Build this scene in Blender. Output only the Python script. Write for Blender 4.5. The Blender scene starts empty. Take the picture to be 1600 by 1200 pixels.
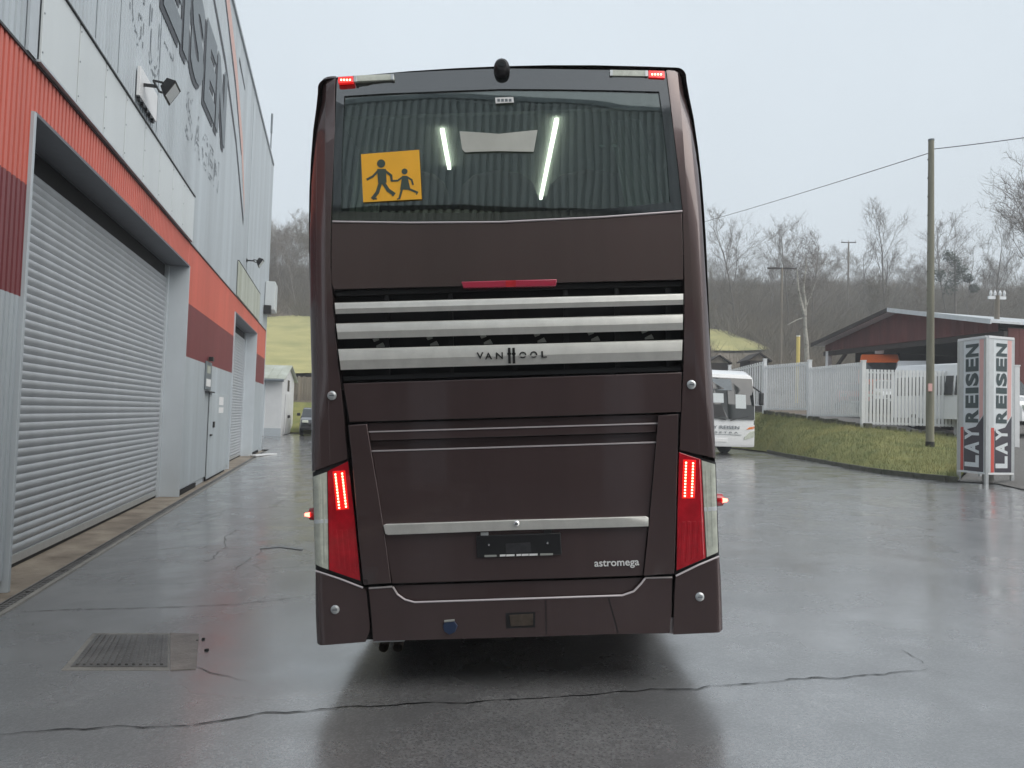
import bpy, bmesh, math, random
from mathutils import Vector, Matrix
import numpy as np
R=math.radians
random.seed(7)
sc=bpy.context.scene
col=sc.collection
# ---------------------------------------------------------------- camera
F=1200.0; PITCH=R(2.35); ROLL=R(1.75); CH=1.72
cd=bpy.data.cameras.new('camera'); cam=bpy.data.objects.new('camera',cd); col.objects.link(cam)
CM=Matrix.Rotation(math.pi/2+PITCH,3,'X')@Matrix.Rotation(ROLL,3,'Z')
CP=Vector((0,0,CH))
cam.matrix_world=Matrix.Translation(CP)@CM.to_4x4()
cd.sensor_width=36; cd.lens=36*F/1600; cd.clip_end=3000; cd.clip_start=.05
sc.camera=cam
sc.render.resolution_x=1024; sc.render.resolution_y=768
# ---------------------------------------------------------------- world, sun, exposure
SUN_EL,SUN_AZ=R(42),R(122)
wd=bpy.data.worlds.new('World'); sc.world=wd; wd.use_nodes=True
nt=wd.node_tree; bg=nt.nodes['Background']
sky=nt.nodes.new('ShaderNodeTexSky'); sky.sky_type='NISHITA'; sky.sun_disc=False
sky.sun_elevation=SUN_EL; sky.sun_rotation=SUN_AZ; sky.air_density=1.2; sky.dust_density=6; sky.ozone_density=1
mx=nt.nodes.new('ShaderNodeMix'); mx.data_type='RGBA'; mx.inputs[0].default_value=.86
mx.inputs[7].default_value=(5.45,6.0,6.4,1)
nt.links.new(sky.outputs[0],mx.inputs[6])
# soft uneven cloud cover
tc=nt.nodes.new('ShaderNodeTexCoord'); nz=nt.nodes.new('ShaderNodeTexNoise'); nz.inputs['Scale'].default_value=1.6; nz.inputs['Detail'].default_value=3
mr=nt.nodes.new('ShaderNodeMapRange'); mr.inputs[1].default_value=.3; mr.inputs[2].default_value=.7; mr.inputs[3].default_value=.93; mr.inputs[4].default_value=1.05
ml=nt.nodes.new('ShaderNodeMix'); ml.data_type='RGBA'; ml.blend_type='MULTIPLY'; ml.inputs[0].default_value=1
nt.links.new(tc.outputs['Generated'],nz.inputs['Vector']); nt.links.new(nz.outputs[0],mr.inputs[0])
nt.links.new(mx.outputs[2],ml.inputs[6]); nt.links.new(mr.outputs[0],ml.inputs[7]); nt.links.new(ml.outputs[2],bg.inputs[0])
bg.inputs[1].default_value=.1
sl=bpy.data.lights.new('sun','SUN'); sl.energy=1.5; sl.angle=R(60); sl.color=(1,.97,.93)
so=bpy.data.objects.new('sun',sl); col.objects.link(so)
sd=Vector((math.sin(SUN_AZ)*math.cos(SUN_EL),math.cos(SUN_AZ)*math.cos(SUN_EL),math.sin(SUN_EL)))
so.rotation_euler=sd.to_track_quat('Z','Y').to_euler(); so.location=(10,-10,40)
sc.view_settings.view_transform='Standard'; sc.view_settings.look='None'; sc.view_settings.gamma=1
sc.view_settings.exposure=.64
# ---------------------------------------------------------------- pixel helpers (directions only; distance from what a thing touches)
def ray(x,y): return CM@Vector(((x-800)/F,-(y-600)/F,-1))
def onY(x,y,Y):
    d=ray(x,y); return CP+d*(Y/d.y)
U=Vector((-0.2242,0.9745,0)); N=Vector((0.9745,0.2242,0)); OFF=-3.04
def gw(w): return float(np.interp(w,[-9,0,5,18,25,45],[-.14,-.14,.085,.42,.47,.5]))
def yard_z(x,y):
    w=x*N.x+y*N.y-OFF
    k=min(1,max(0,(2-x)/8))
    return gw(w)+k*float(np.interp(y,[33,36,40,44,50],[0,.13,.42,.46,.5]))
def hill(x,y):
    z=float(np.interp(y,[40,42,44,48,60,85,110,130,150,200,300,600],[-.6,.1,.6,2.3,4.0,9.0,15.5,22.5,28,38,50,62]))
    if x>9: z=min(z,2.0+max(0,y-50)*.22) if y<60 else z
    return z+ (0 if y<55 else .5*math.sin(x*.13)*math.sin(y*.09+1)*min(1,(y-55)/20))
def gpt(px,py,fn=yard_z):
    d=ray(px,py); lo,hi=.5,500
    for i in range(50):
        m=(lo+hi)/2; p=CP+d/d.y*m
        if p.z>fn(p.x,p.y): lo=m
        else: hi=m
    return p
def hpt(px,py):
    d=ray(px,py); m=46
    while m<400:
        p=CP+d/d.y*m
        if p.z<hill(p.x,p.y): return p
        m+=.4
    return p
# ---------------------------------------------------------------- materials
def nmat(name,c,rough=.5,metal=0,var=.0,vscale=6,bump=0,bscale=60,coat=0,spec=.5,c2=None,streak=False,emit=0,ecol=None):
    m=bpy.data.materials.new(name); m.use_nodes=True; t=m.node_tree; b=t.nodes['Principled BSDF']
    b.inputs['Roughness'].default_value=rough; b.inputs['Metallic'].default_value=metal
    b.inputs['Coat Weight'].default_value=coat; b.inputs['Coat Roughness'].default_value=.06
    b.inputs['Specular IOR Level'].default_value=spec
    c=tuple(c)+(1,) if len(c)==3 else c
    tcn=t.nodes.new('ShaderNodeTexCoord')
    v=tcn.outputs['Object']
    if streak:
        mp=t.nodes.new('ShaderNodeMapping'); mp.inputs['Scale'].default_value=(1,1,.08); t.links.new(v,mp.inputs[0]); v=mp.outputs[0]
    n=t.nodes.new('ShaderNodeTexNoise'); n.inputs['Scale'].default_value=vscale; n.inputs['Detail'].default_value=6; n.inputs['Roughness'].default_value=.6
    t.links.new(v,n.inputs['Vector'])
    if c2 is None: c2=tuple(x*(1-var) for x in c[:3]); c=tuple(min(1,x*(1+var*.5)) for x in c[:3])+(1,)
    rp=t.nodes.new('ShaderNodeValToRGB'); rp.color_ramp.elements[0].position=.3; rp.color_ramp.elements[1].position=.7
    rp.color_ramp.elements[0].color=tuple(c2)+(1,); rp.color_ramp.elements[1].color=c
    t.links.new(n.outputs[0],rp.inputs[0]); t.links.new(rp.outputs[0],b.inputs['Base Color'])
    if bump:
        n2=t.nodes.new('ShaderNodeTexNoise'); n2.inputs['Scale'].default_value=bscale; n2.inputs['Detail'].default_value=4
        t.links.new(tcn.outputs['Object'],n2.inputs['Vector'])
        bp=t.nodes.new('ShaderNodeBump'); bp.inputs['Strength'].default_value=bump; bp.inputs['Distance'].default_value=.02
        t.links.new(n2.outputs[0],bp.inputs['Height']); t.links.new(bp.outputs[0],b.inputs['Normal'])
    if emit:
        b.inputs['Emission Color'].default_value=tuple(ecol or c[:3])+(1,); b.inputs['Emission Strength'].default_value=emit
    return m
def glass_mat(name,tint,ior=1.6,rough=.02,ripple=0):
    m=bpy.data.materials.new(name); m.use_nodes=True; t=m.node_tree
    for x in list(t.nodes):
        if x.type=='BSDF_PRINCIPLED': t.nodes.remove(x)
    o=[x for x in t.nodes if x.type=='OUTPUT_MATERIAL'][0]
    tr=t.nodes.new('ShaderNodeBsdfTransparent'); tr.inputs[0].default_value=tuple(tint)+(1,)
    gl=t.nodes.new('ShaderNodeBsdfGlossy'); gl.inputs['Roughness'].default_value=rough; gl.inputs[0].default_value=(.95,1,.98,1)
    lw=t.nodes.new('ShaderNodeLayerWeight'); lw.inputs[0].default_value=.5; pw=t.nodes.new('ShaderNodeMath'); pw.operation='POWER'; pw.inputs[1].default_value=5; t.links.new(lw.outputs['Facing'],pw.inputs[0]); f0=((ior-1)/(ior+1))**2; fr=t.nodes.new('ShaderNodeMapRange'); fr.inputs[3].default_value=f0; fr.inputs[4].default_value=1; t.links.new(pw.outputs[0],fr.inputs[0])
    ms=t.nodes.new('ShaderNodeMixShader'); t.links.new(fr.outputs[0],ms.inputs[0]); t.links.new(tr.outputs[0],ms.inputs[1]); t.links.new(gl.outputs[0],ms.inputs[2]); t.links.new(ms.outputs[0],o.inputs[0])
    if ripple:
        tcn=t.nodes.new('ShaderNodeTexCoord'); n=t.nodes.new('ShaderNodeTexNoise'); n.inputs['Scale'].default_value=1.2; t.links.new(tcn.outputs['Object'],n.inputs['Vector'])
        bp=t.nodes.new('ShaderNodeBump'); bp.inputs['Strength'].default_value=ripple; bp.inputs['Distance'].default_value=.02
        t.links.new(n.outputs[0],bp.inputs['Height']); t.links.new(bp.outputs[0],gl.inputs['Normal'])
    return m
def asphalt_mat():
    m=bpy.data.materials.new('wet_asphalt'); m.use_nodes=True; t=m.node_tree; b=t.nodes['Principled BSDF']; L=t.links.new
    tcn=t.nodes.new('ShaderNodeTexCoord'); P=tcn.outputs['Object']
    def noise(s,d=5,r=.6,off=None):
        n=t.nodes.new('ShaderNodeTexNoise'); n.inputs['Scale'].default_value=s; n.inputs['Detail'].default_value=d; n.inputs['Roughness'].default_value=r; L(P,n.inputs['Vector']); return n.outputs[0]
    def ramp(x,a,bb,va,vb):
        r=t.nodes.new('ShaderNodeMapRange'); r.inputs[1].default_value=a; r.inputs[2].default_value=bb; r.inputs[3].default_value=va; r.inputs[4].default_value=vb; L(x,r.inputs[0]); return r.outputs[0]
    def math_(op,a,bb):
        n=t.nodes.new('ShaderNodeMath'); n.operation=op
        for i,x in enumerate((a,bb)):
            if isinstance(x,(int,float)): n.inputs[i].default_value=x
            else: L(x,n.inputs[i])
        n.use_clamp=False; return n.outputs[0]
    sep=t.nodes.new('ShaderNodeSeparateXYZ'); L(P,sep.inputs[0]); X,Y=sep.outputs[0],sep.outputs[1]
    big=noise(.35,5); mid=noise(1.7,6); fine=noise(170,3,.8); grit=noise(60,3,.7)
    vo=t.nodes.new('ShaderNodeTexVoronoi'); vo.inputs['Scale'].default_value=95; L(P,vo.inputs['Vector'])
    # crackle network, older asphalt beside the hall (beyond the transverse joint)
    wp=t.nodes.new('ShaderNodeTexNoise'); wp.inputs['Scale'].default_value=.9; wp.inputs['Detail'].default_value=4; L(P,wp.inputs['Vector'])
    va=t.nodes.new('ShaderNodeVectorMath'); va.operation='MULTIPLY_ADD'; L(wp.outputs['Color'],va.inputs[0]); va.inputs[1].default_value=(1.1,1.1,0); L(P,va.inputs[2])
    mp=t.nodes.new('ShaderNodeMapping'); mp.inputs['Scale'].default_value=(.85,.42,0); L(va.outputs[0],mp.inputs[0])
    ed=t.nodes.new('ShaderNodeTexVoronoi'); ed.feature='DISTANCE_TO_EDGE'; ed.inputs['Scale'].default_value=1.0; L(mp.outputs[0],ed.inputs['Vector'])
    line=ramp(ed.outputs['Distance'],0,.02,1,0)
    farm=ramp(Y,7.2,8.2,0,1); fade=ramp(noise(.5,3),.36,.5,0,1)
    crk=math_('MULTIPLY',math_('MULTIPLY',math_('MULTIPLY',line,farm),fade),ramp(X,-1.6,-.6,1,0))
    # colour
    cr=t.nodes.new('ShaderNodeValToRGB'); e=cr.color_ramp.elements; e[0].position=.2; e[0].color=(.05,.05,.052,1); e[1].position=.78; e[1].color=(.37,.37,.37,1)
    e.new(.5).color=(.15,.15,.152,1)
    sv=t.nodes.new('ShaderNodeSeparateColor'); L(vo.outputs['Color'],sv.inputs[0]); s=math_('ADD',math_('MULTIPLY',fine,.22),math_('MULTIPLY',grit,.24)); s=math_('ADD',s,math_('MULTIPLY',mid,.28)); s=math_('ADD',s,math_('MULTIPLY',sv.outputs[0],.16)); s=math_('ADD',s,math_('MULTIPLY',math_('SUBTRACT',big,.42),.55)); L(s,cr.inputs[0])
    mxa=t.nodes.new('ShaderNodeMix'); mxa.data_type='RGBA'; L(crk,mxa.inputs[0]); L(cr.outputs[0],mxa.inputs[6]); mxa.inputs[7].default_value=(.012,.012,.012,1)
    L(mxa.outputs[2],b.inputs['Base Color'])
    # wetness: film of water with puddles
    wet=ramp(math_('ADD',math_('MULTIPLY',big,.6),math_('MULTIPLY',mid,.4)),.38,.66,.36,.15)
    pn=t.nodes.new('ShaderNodeVectorMath'); pn.operation='DISTANCE'; L(P,pn.inputs[0]); pn.inputs[1].default_value=(-1.45,5.75,0)
    pud=ramp(math_('ADD',pn.outputs['Value'],math_('MULTIPLY',math_('SUBTRACT',mid,.5),1.3)),.35,1.15,1,0)
    rg=math_('MAXIMUM',math_('SUBTRACT',wet,math_('MULTIPLY',pud,.2)),.09); L(rg,b.inputs['Roughness'])
    b.inputs['IOR'].default_value=2.0; b.inputs['Coat Weight'].default_value=.9; b.inputs['Coat IOR'].default_value=1.75; L(ramp(mid,.35,.65,.27,.13),b.inputs['Coat Roughness'])
    bp=t.nodes.new('ShaderNodeBump'); bp.inputs['Distance'].default_value=.0021; bp.inputs['Strength'].default_value=.6
    h=math_('ADD',math_('MULTIPLY',vo.outputs['Distance'],-.6),math_('MULTIPLY',fine,.5)); h=math_('SUBTRACT',h,math_('MULTIPLY',crk,2.5)); L(h,bp.inputs['Height'])
    L(bp.outputs[0],b.inputs['Normal'])
    return m
M={}
M['asphalt']=asphalt_mat()
M['paint']=nmat('brown_metallic_paint',(.092,.061,.061),.27,.4,var=.16,vscale=2.2,coat=.9,streak=True,bump=.05,bscale=220)
M['black']=nmat('black_plastic',(.012,.012,.014),.45,var=.2)
M['dark']=nmat('dark_void',(.006,.006,.008),.8)
M['rubber']=nmat('rubber',(.015,.015,.015),.8,var=.2)
M['steel']=nmat('brushed_steel',(.78,.77,.73),.42,.65,var=.12,vscale=8)
M['chrome']=nmat('chrome',(.8,.8,.8),.12,1)
M['pale_trim']=nmat('pale_trim',(.62,.56,.57),.3,.5)
M['lens_red']=nmat('red_lens',(.5,.008,.02),.12,coat=1,var=.25,vscale=14)
M['lens_clear']=nmat('clear_lens',(.60,.63,.55),.2,coat=.4,var=.22,vscale=18)
M['led']=nmat('lit_led',(1,.3,.15),.4,emit=5,ecol=(1,.42,.24))
M['led_glow']=nmat('lit_red_lens',(.7,.01,.01),.2,emit=.42,ecol=(1,.012,.012),coat=1)
M['marker']=nmat('lit_marker',(1,.1,.08),.3,emit=5,ecol=(1,.13,.09))
M['brake']=nmat('unlit_brake_lens',(.42,.02,.06),.2,coat=1,var=.1)
M['glass']=glass_mat('tinted_glass',(.62,.68,.63),2.3,ripple=.12)
M['frit']=nmat('black_glass_border',(.012,.015,.016),.05,coat=1); M['frit'].node_tree.nodes['Principled BSDF'].inputs['IOR'].default_value=2.1
M['glass_side']=nmat('dark_side_glass',(.02,.024,.026),.06,spec=.8)
M['tube']=nmat('lit_tube',(1,1,1),.5,emit=6.5,ecol=(1,1,.93))
M['int_grey']=nmat('interior_lining',(.32,.33,.31),.8,var=.15)
M['int_pale']=nmat('paper_sheet',(.50,.51,.47),.9,var=.1,emit=0)
M['seat']=nmat('seat_fabric',(.07,.055,.05),.9,var=.3)
M['curtain']=nmat('curtain',(.34,.37,.34),.85,var=.2)
M['orange_sign']=nmat('orange_sign',(.95,.48,.03),.5,var=.06)
M['picto']=nmat('pictogram',(.05,.075,.06),.6)
M['plate_grey']=nmat('worn_black_plate',(.035,.035,.04),.5,var=.4,vscale=30)
M['white_ink']=nmat('white_lettering',(.78,.78,.78),.5)
M['black_ink']=nmat('black_lettering',(.01,.01,.01),.5)
M['blue']=nmat('blue_cap',(.018,.035,.085),.5)
M['rust']=nmat('dull_steel',(.09,.07,.055),.7,.4,var=.4,vscale=20)
# hall
M['clad_grey']=nmat('grey_cladding',(.45,.50,.535),.42,.0,var=.2,vscale=1.2,streak=True)
M['clad_red']=nmat('red_cladding',(.62,.145,.105),.5,var=.14,vscale=1.2,streak=True)
M['clad_maroon']=nmat('maroon_cladding',(.20,.048,.055),.5,var=.16,vscale=1.2,streak=True)
M['panel_white']=nmat('white_sheet',(.60,.64,.65),.4,var=.08,vscale=.8,streak=True)
M['panel_old']=nmat('weathered_sheet',(.5,.53,.48),.6,c2=(.33,.35,.28),vscale=1.5,streak=True)
M['slat']=nmat('roller_slat',(.41,.435,.46),.5,.1,var=.10,vscale=2)
M['frame_grey']=nmat('grey_frame',(.47,.515,.55),.5,var=.07,vscale=2)
M['soffit']=nmat('shade_painted_soffit',(.15,.16,.18),.6,var=.1)  # shade under the door lintel is put into the soffit's base colour
M['concrete']=nmat('stained_concrete',(.34,.29,.23),.55,c2=(.13,.10,.075),vscale=2.2,bump=.4,bscale=30)
M['conc_grey']=nmat('grey_concrete',(.25,.24,.22),.6,var=.3,vscale=6,bump=.3)
M['iron']=nmat('cast_iron',(.17,.165,.16),.35,.3,var=.4,vscale=5,bump=.3)
M['let_grey']=nmat('grey_wall_paint',(.16,.185,.205),.5,var=.12)
M['let_black']=nmat('black_wall_paint',(.012,.013,.02),.5)
M['ghost']=nmat('faded_outline',(.30,.335,.36),.6,c2=(.17,.19,.21),vscale=9)
M['clad_olive']=nmat('olive_grey_cladding',(.52,.54,.43),.5,var=.15,vscale=1.2,streak=True)
M['pink']=nmat('faded_pink_paint',(.62,.40,.36),.55,var=.06)
M['white_paint']=nmat('white_paint',(.72,.73,.74),.45,var=.07,vscale=2)
M['white_car']=nmat('white_car_paint',(.78,.79,.8),.25,coat=.6)
M['orange_car']=nmat('orange_car_paint',(.75,.14,.02),.3,coat=.6)
M['red_car']=nmat('red_car_paint',(.5,.07,.04),.3,coat=.6)
M['black_car']=nmat('black_car_paint',(.02,.021,.023),.25,coat=.8)
M['amber']=nmat('amber_lens',(.8,.2,.03),.2,coat=1)
M['wood']=nmat('weathered_pole_wood',(.27,.26,.20),.85,c2=(.15,.145,.11),vscale=4,streak=True,bump=.5,bscale=20)
M['wood_grey']=nmat('grey_boards',(.24,.21,.17),.9,var=.35,vscale=3,streak=True)
M['wood_red']=nmat('dark_red_boards',(.115,.032,.030),.8,var=.35,vscale=2,streak=True)
M['wood_dark']=nmat('dark_timber',(.035,.028,.025),.8,var=.3)
M['roof_sheet']=nmat('pale_roof_sheet',(.55,.58,.6),.4,.2,var=.1)
M['grass']=nmat('wet_grass',(.27,.255,.085),.9,c2=(.14,.165,.055),vscale=1.3,bump=1,bscale=9)
M['blade']=nmat('grass_blades',(.34,.31,.13),.8,c2=(.12,.155,.055),vscale=.8)
M['meadow']=nmat('winter_meadow',(.44,.40,.17),.95,c2=(.27,.27,.11),vscale=.25,bump=1,bscale=2)
M['litter']=nmat('leaf_litter',(.19,.15,.115),.95,c2=(.10,.09,.065),vscale=.3,bump=1,bscale=1.5)
M['bark']=nmat('grey_bark',(.17,.15,.13),.9,var=.35,vscale=2)
M['pale_bark']=nmat('pale_bark',(.26,.24,.20),.9,var=.35,vscale=2)
M['twig']=nmat('bare_twigs',(.19,.165,.145),.95,var=.3,vscale=.2)
M['brush']=nmat('brown_brush',(.19,.155,.115),.95,c2=(.12,.11,.08),vscale=.09)
M['birch']=nmat('birch_bark',(.5,.48,.42),.8,c2=(.15,.14,.12),vscale=3)
M['ivy']=nmat('ivy_leaves',(.02,.04,.018),.7,var=.3)
M['yellow']=nmat('yellow_post',(.7,.55,.16),.6)
M['gravel']=nmat('gravel',(.22,.21,.2),.9,c2=(.09,.085,.08),vscale=25,bump=.8,bscale=40)
M['stone']=nmat('mossy_stone',(.11,.105,.085),.85,c2=(.045,.05,.03),vscale=5,bump=.6,bscale=20)
M['sign_white']=nmat('white_sign_face',(.66,.7,.72),.35,var=.04)
M['sign_dark']=nmat('dark_sign_face',(.045,.04,.055),.35)
M['sign_red']=nmat('red_sign_stripe',(.55,.07,.05),.4)
M['sign_pink']=nmat('faded_red_stripe',(.68,.40,.38),.4)
M['sign_ink']=nmat('sign_lettering',(.035,.06,.065),.4)
M['alu']=nmat('aluminium',(.55,.57,.58),.35,.6,var=.08)
M['patch']=nmat('pale_sealed_patch',(.25,.22,.20),.5,var=.25,vscale=8,bump=.3)
M['seam']=nmat('tar_crack',(.008,.008,.008),.5)
M['road_white']=nmat('worn_white_marking',(.40,.41,.41),.4,var=.5,vscale=20)
# ---------------------------------------------------------------- mesh helpers
def tag(o,label=None,cat=None,group=None,kind=None):
    if label: o['label']=label
    if cat: o['category']=cat
    if group: o['group']=group
    if kind: o['kind']=kind
    return o
def empty(name,loc=(0,0,0),rot=None,mat=None):
    o=bpy.data.objects.new(name,None); col.objects.link(o); o.empty_display_size=.2
    if mat is not None: o.matrix_world=mat
    else:
        o.location=loc
        if rot: o.rotation_euler=rot
    return o
def mesh(name,vs,fs,m,parent=None,smooth=False,angle=35,bevel=0,fix=False):
    me=bpy.data.meshes.new(name); me.from_pydata([tuple(v) for v in vs],[],fs)
    if fix:
        b=bmesh.new(); b.from_mesh(me); bmesh.ops.recalc_face_normals(b,faces=b.faces); b.to_mesh(me); b.free()
    me.update()
    if smooth:
        me.polygons.foreach_set('use_smooth',[True]*len(me.polygons)); me.set_sharp_from_angle(angle=R(angle))
    me.materials.append(M[m] if isinstance(m,str) else m)
    o=bpy.data.objects.new(name,me); col.objects.link(o)
    if parent is not None: o.parent=parent
    if bevel:
        bv=o.modifiers.new('b','BEVEL'); bv.width=bevel; bv.segments=2; bv.limit_method='ANGLE'; bv.angle_limit=R(40)
    return o
def dup(o,parent=None,loc=None):
    c=o.copy(); col.objects.link(c)
    if parent is not None: c.parent=parent
    if loc is not None: c.location=loc
    return c
def dup_tree(o,parent=None):
    c=o.copy(); col.objects.link(c); c.parent=parent
    for ch in list(o.children): dup_tree(ch,c)
    return c
BF=[(0,3,2,1),(4,5,6,7),(0,1,5,4),(1,2,6,5),(2,3,7,6),(3,0,4,7)]
def boxv(x0,x1,y0,y1,z0,z1): return [(x0,y0,z0),(x1,y0,z0),(x1,y1,z0),(x0,y1,z0),(x0,y0,z1),(x1,y0,z1),(x1,y1,z1),(x0,y1,z1)]
def box(name,x0,x1,y0,y1,z0,z1,m,parent=None,bevel=0):
    return mesh(name,boxv(x0,x1,y0,y1,z0,z1),BF,m,parent,bevel=bevel)
class MB:
    def __init__(s): s.v=[]; s.f=[]
    def add(s,vs,fs):
        k=len(s.v); s.v+=[tuple(v) for v in vs]; s.f+=[tuple(i+k for i in f) for f in fs]
    def box(s,*a): s.add(boxv(*a),BF)
    def tube(s,pts,rad,n=8,cap=True):
        pts=[Vector(p) for p in pts]; k=len(s.v); rad=rad if isinstance(rad,(list,tuple)) else [rad]*len(pts)
        for i,p in enumerate(pts):
            d=(pts[min(i+1,len(pts)-1)]-pts[max(i-1,0)]).normalized()
            a=d.orthogonal().normalized() if abs(d.z)>.9 else d.cross(Vector((0,0,1))).normalized()
            b=d.cross(a)
            for j in range(n):
                t=2*math.pi*j/n; s.v.append(tuple(p+(a*math.cos(t)+b*math.sin(t))*rad[i]))
        for i in range(len(pts)-1):
            for j in range(n):
                s.f.append((k+i*n+j,k+i*n+(j+1)%n,k+(i+1)*n+(j+1)%n,k+(i+1)*n+j))
        if cap:
            s.f.append(tuple(k+j for j in range(n))[::-1]); e=k+(len(pts)-1)*n; s.f.append(tuple(e+j for j in range(n)))
    def beam(s,a,b,w,h):
        a,b=Vector(a),Vector(b); d=(b-a).normalized(); sd_=d.cross(Vector((0,0,1)))
        sd_=sd_.normalized() if sd_.length>1e-4 else Vector((1,0,0)); up=sd_.cross(d)
        vs=[]
        for p in (a,b):
            for i,j in ((-1,-1),(1,-1),(1,1),(-1,1)): vs.append(p+sd_*w/2*i+up*h/2*j)
        s.add(vs,[(3,2,1,0),(4,5,6,7),(0,1,5,4),(1,2,6,5),(2,3,7,6),(3,0,4,7)])
    def build(s,name,m,parent=None,smooth=False,bevel=0,fix=True,angle=40): return mesh(name,s.v,s.f,m,parent,smooth,angle,bevel,fix)
def prism(name,poly,ax,d0,d1,m,parent=None,bevel=0):
    """poly of 2D points extruded along axis ax (0,1,2)"""
    def p3(p,d):
        l=list(p); l.insert(ax,d); return l
    n=len(poly); vs=[p3(p,d0) for p in poly]+[p3(p,d1) for p in poly]
    fs=[tuple(range(n)),tuple(range(2*n-1,n-1,-1))]+[(i,(i+1)%n,n+(i+1)%n,n+i) for i in range(n)]
    return mesh(name,vs,fs,m,parent,bevel=bevel,fix=True)
def text_mesh(txt,size=1,bold=0,ext=.003,space=1):
    c=bpy.data.curves.new('t','FONT'); c.body=txt; c.size=size; c.offset=bold; c.extrude=ext; c.space_character=space; c.resolution_u=4
    o=bpy.data.objects.new('t',c); col.objects.link(o); bpy.context.view_layer.update()
    me=bpy.data.meshes.new_from_object(o); bpy.data.objects.remove(o); 
    return me
def text(name,txt,m,parent,mtx,w=None,h=None,bold=0,ext=.003,space=1):
    """text fitted to w x h, lower-left corner at origin of mtx (x right, y up)"""
    me=text_mesh(txt,1,bold,0.001,space)
    xs=[v.co.x for v in me.vertices]; ys=[v.co.y for v in me.vertices]
    sx=w/(max(xs)-min(xs)) if w else None; sy=h/(max(ys)-min(ys)) if h else None
    sx=sx or sy; sy=sy or sx
    zs=max(v.co.z for v in me.vertices) or 1
    me.transform(Matrix.Diagonal((sx,sy,ext/zs,1))@Matrix.Translation((-min(xs),-min(ys),0)))
    me.transform(mtx); me.name=name
    me.materials.clear(); me.materials.append(M[m])
    o=bpy.data.objects.new(name,me); col.objects.link(o); o.parent=parent
    return o
def sheet(name,rows,m,kind='structure',parent=None,smooth=True):
    n=len(rows[0]); vs=[p for r in rows for p in r]; fs=[]
    for i in range(len(rows)-1):
        for j in range(n-1): fs.append((i*n+j,i*n+j+1,(i+1)*n+j+1,(i+1)*n+j))
    o=mesh(name,vs,fs,m,parent,smooth=smooth,angle=60)
    if sum(p.normal.z for p in o.data.polygons)<0: o.data.flip_normals()
    if kind: o['kind']=kind
    return o
def frame2(o,x,y,z): # matrix with axes
    m=Matrix.Identity(4)
    for i,a in enumerate((x,y,z)):
        for j in range(3): m[j][i]=a[j]
    for j in range(3): m[j][3]=o[j]
    return m
# ================================================================ SETTING
g=mesh('ground',[(-1500,-1500,-1.5),(1500,-1500,-1.5),(1500,1500,-1.5),(-1500,1500,-1.5)],[(0,1,2,3)],'litter'); tag(g,kind='structure')
def SW(s,w,z=None):
    p=U*s+N*(w+OFF)
    p.z=yard_z(p.x,p.y) if z is None else z
    return p
ws=[.33,.6,1,1.5,2,2.6,3.2,4,5,6,7.5,9,11,13,15,17,19,22,26,32,40]
ss=[-45,-35,-25,-15,-10,-6,-3,0,2,4,6,8,10,13,16,20,24,28,31,33,35,37,39,41,43,46,50]
yard=sheet('asphalt_yard',[[SW(s,w) for w in ws] for s in ss],'asphalt')
# strip of yard beyond the end of the hall
sheet('asphalt_lane',[[SW(s,w) for w in (-9,-6,-4,-2,-1,0,.33)] for s in (35.3,36,37,38,39,40,41,42,43,44,46)],'asphalt')
# hillside
xs=[-160,-120,-90,-70,-55,-45,-38,-32,-27,-23,-19,-16,-13,-10,-7,-4,0,5,10,15,20,26,32,40,50,60,75,95,120,160]
ys=[40,42,43,44,46,48,51,55,60,66,73,80,88,97,106,116,127,140,155,175,200,240,300]
sheet('hillside',[[(x,y,hill(x,y)) for x in xs] for y in ys],'litter')
def drape(name,poly,fn,off,step,m,kind='structure'):
    b=bmesh.new(); b.faces.new([b.verts.new((p[0],p[1],0)) for p in poly])
    for ax in (0,1):
        lo=min(p[ax] for p in poly); hi=max(p[ax] for p in poly); k=math.floor(lo/step)*step+step
        while k<hi:
            no=[0,0,0]; no[ax]=1; co=[0,0,0]; co[ax]=k
            bmesh.ops.bisect_plane(b,geom=b.verts[:]+b.edges[:]+b.faces[:],plane_co=co,plane_no=no); k+=step
    bmesh.ops.triangulate(b,faces=b.faces[:])
    for v in b.verts: v.co.z=fn(v.co.x,v.co.y)+off
    me=bpy.data.meshes.new(name); b.to_mesh(me); b.free(); me.materials.append(M[m])
    o=bpy.data.objects.new(name,me); col.objects.link(o)
    if sum(p.normal.z for p in me.polygons)<0: me.flip_normals()
    me.polygons.foreach_set('use_smooth',[True]*len(me.polygons)); 
    if kind: o['kind']=kind
    return o
mead=[hpt(x,y) for x,y in ((330,500),(415,499),(460,497),(520,500),(700,510),(800,512),(960,512),(1105,517),(1135,521),(1165,534),(1210,551),(1150,553),(1090,552),(960,560),(700,575),(560,590),(480,590),(400,592),(330,592))]
drape('meadow',[(p.x,p.y) for p in mead],hill,.35,4,'meadow')
drape('lower_meadow',[(-30,43.0),(-8,43.0),(-6,47.5),(-30,47.5)],hill,.06,1.2,'grass')
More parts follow.
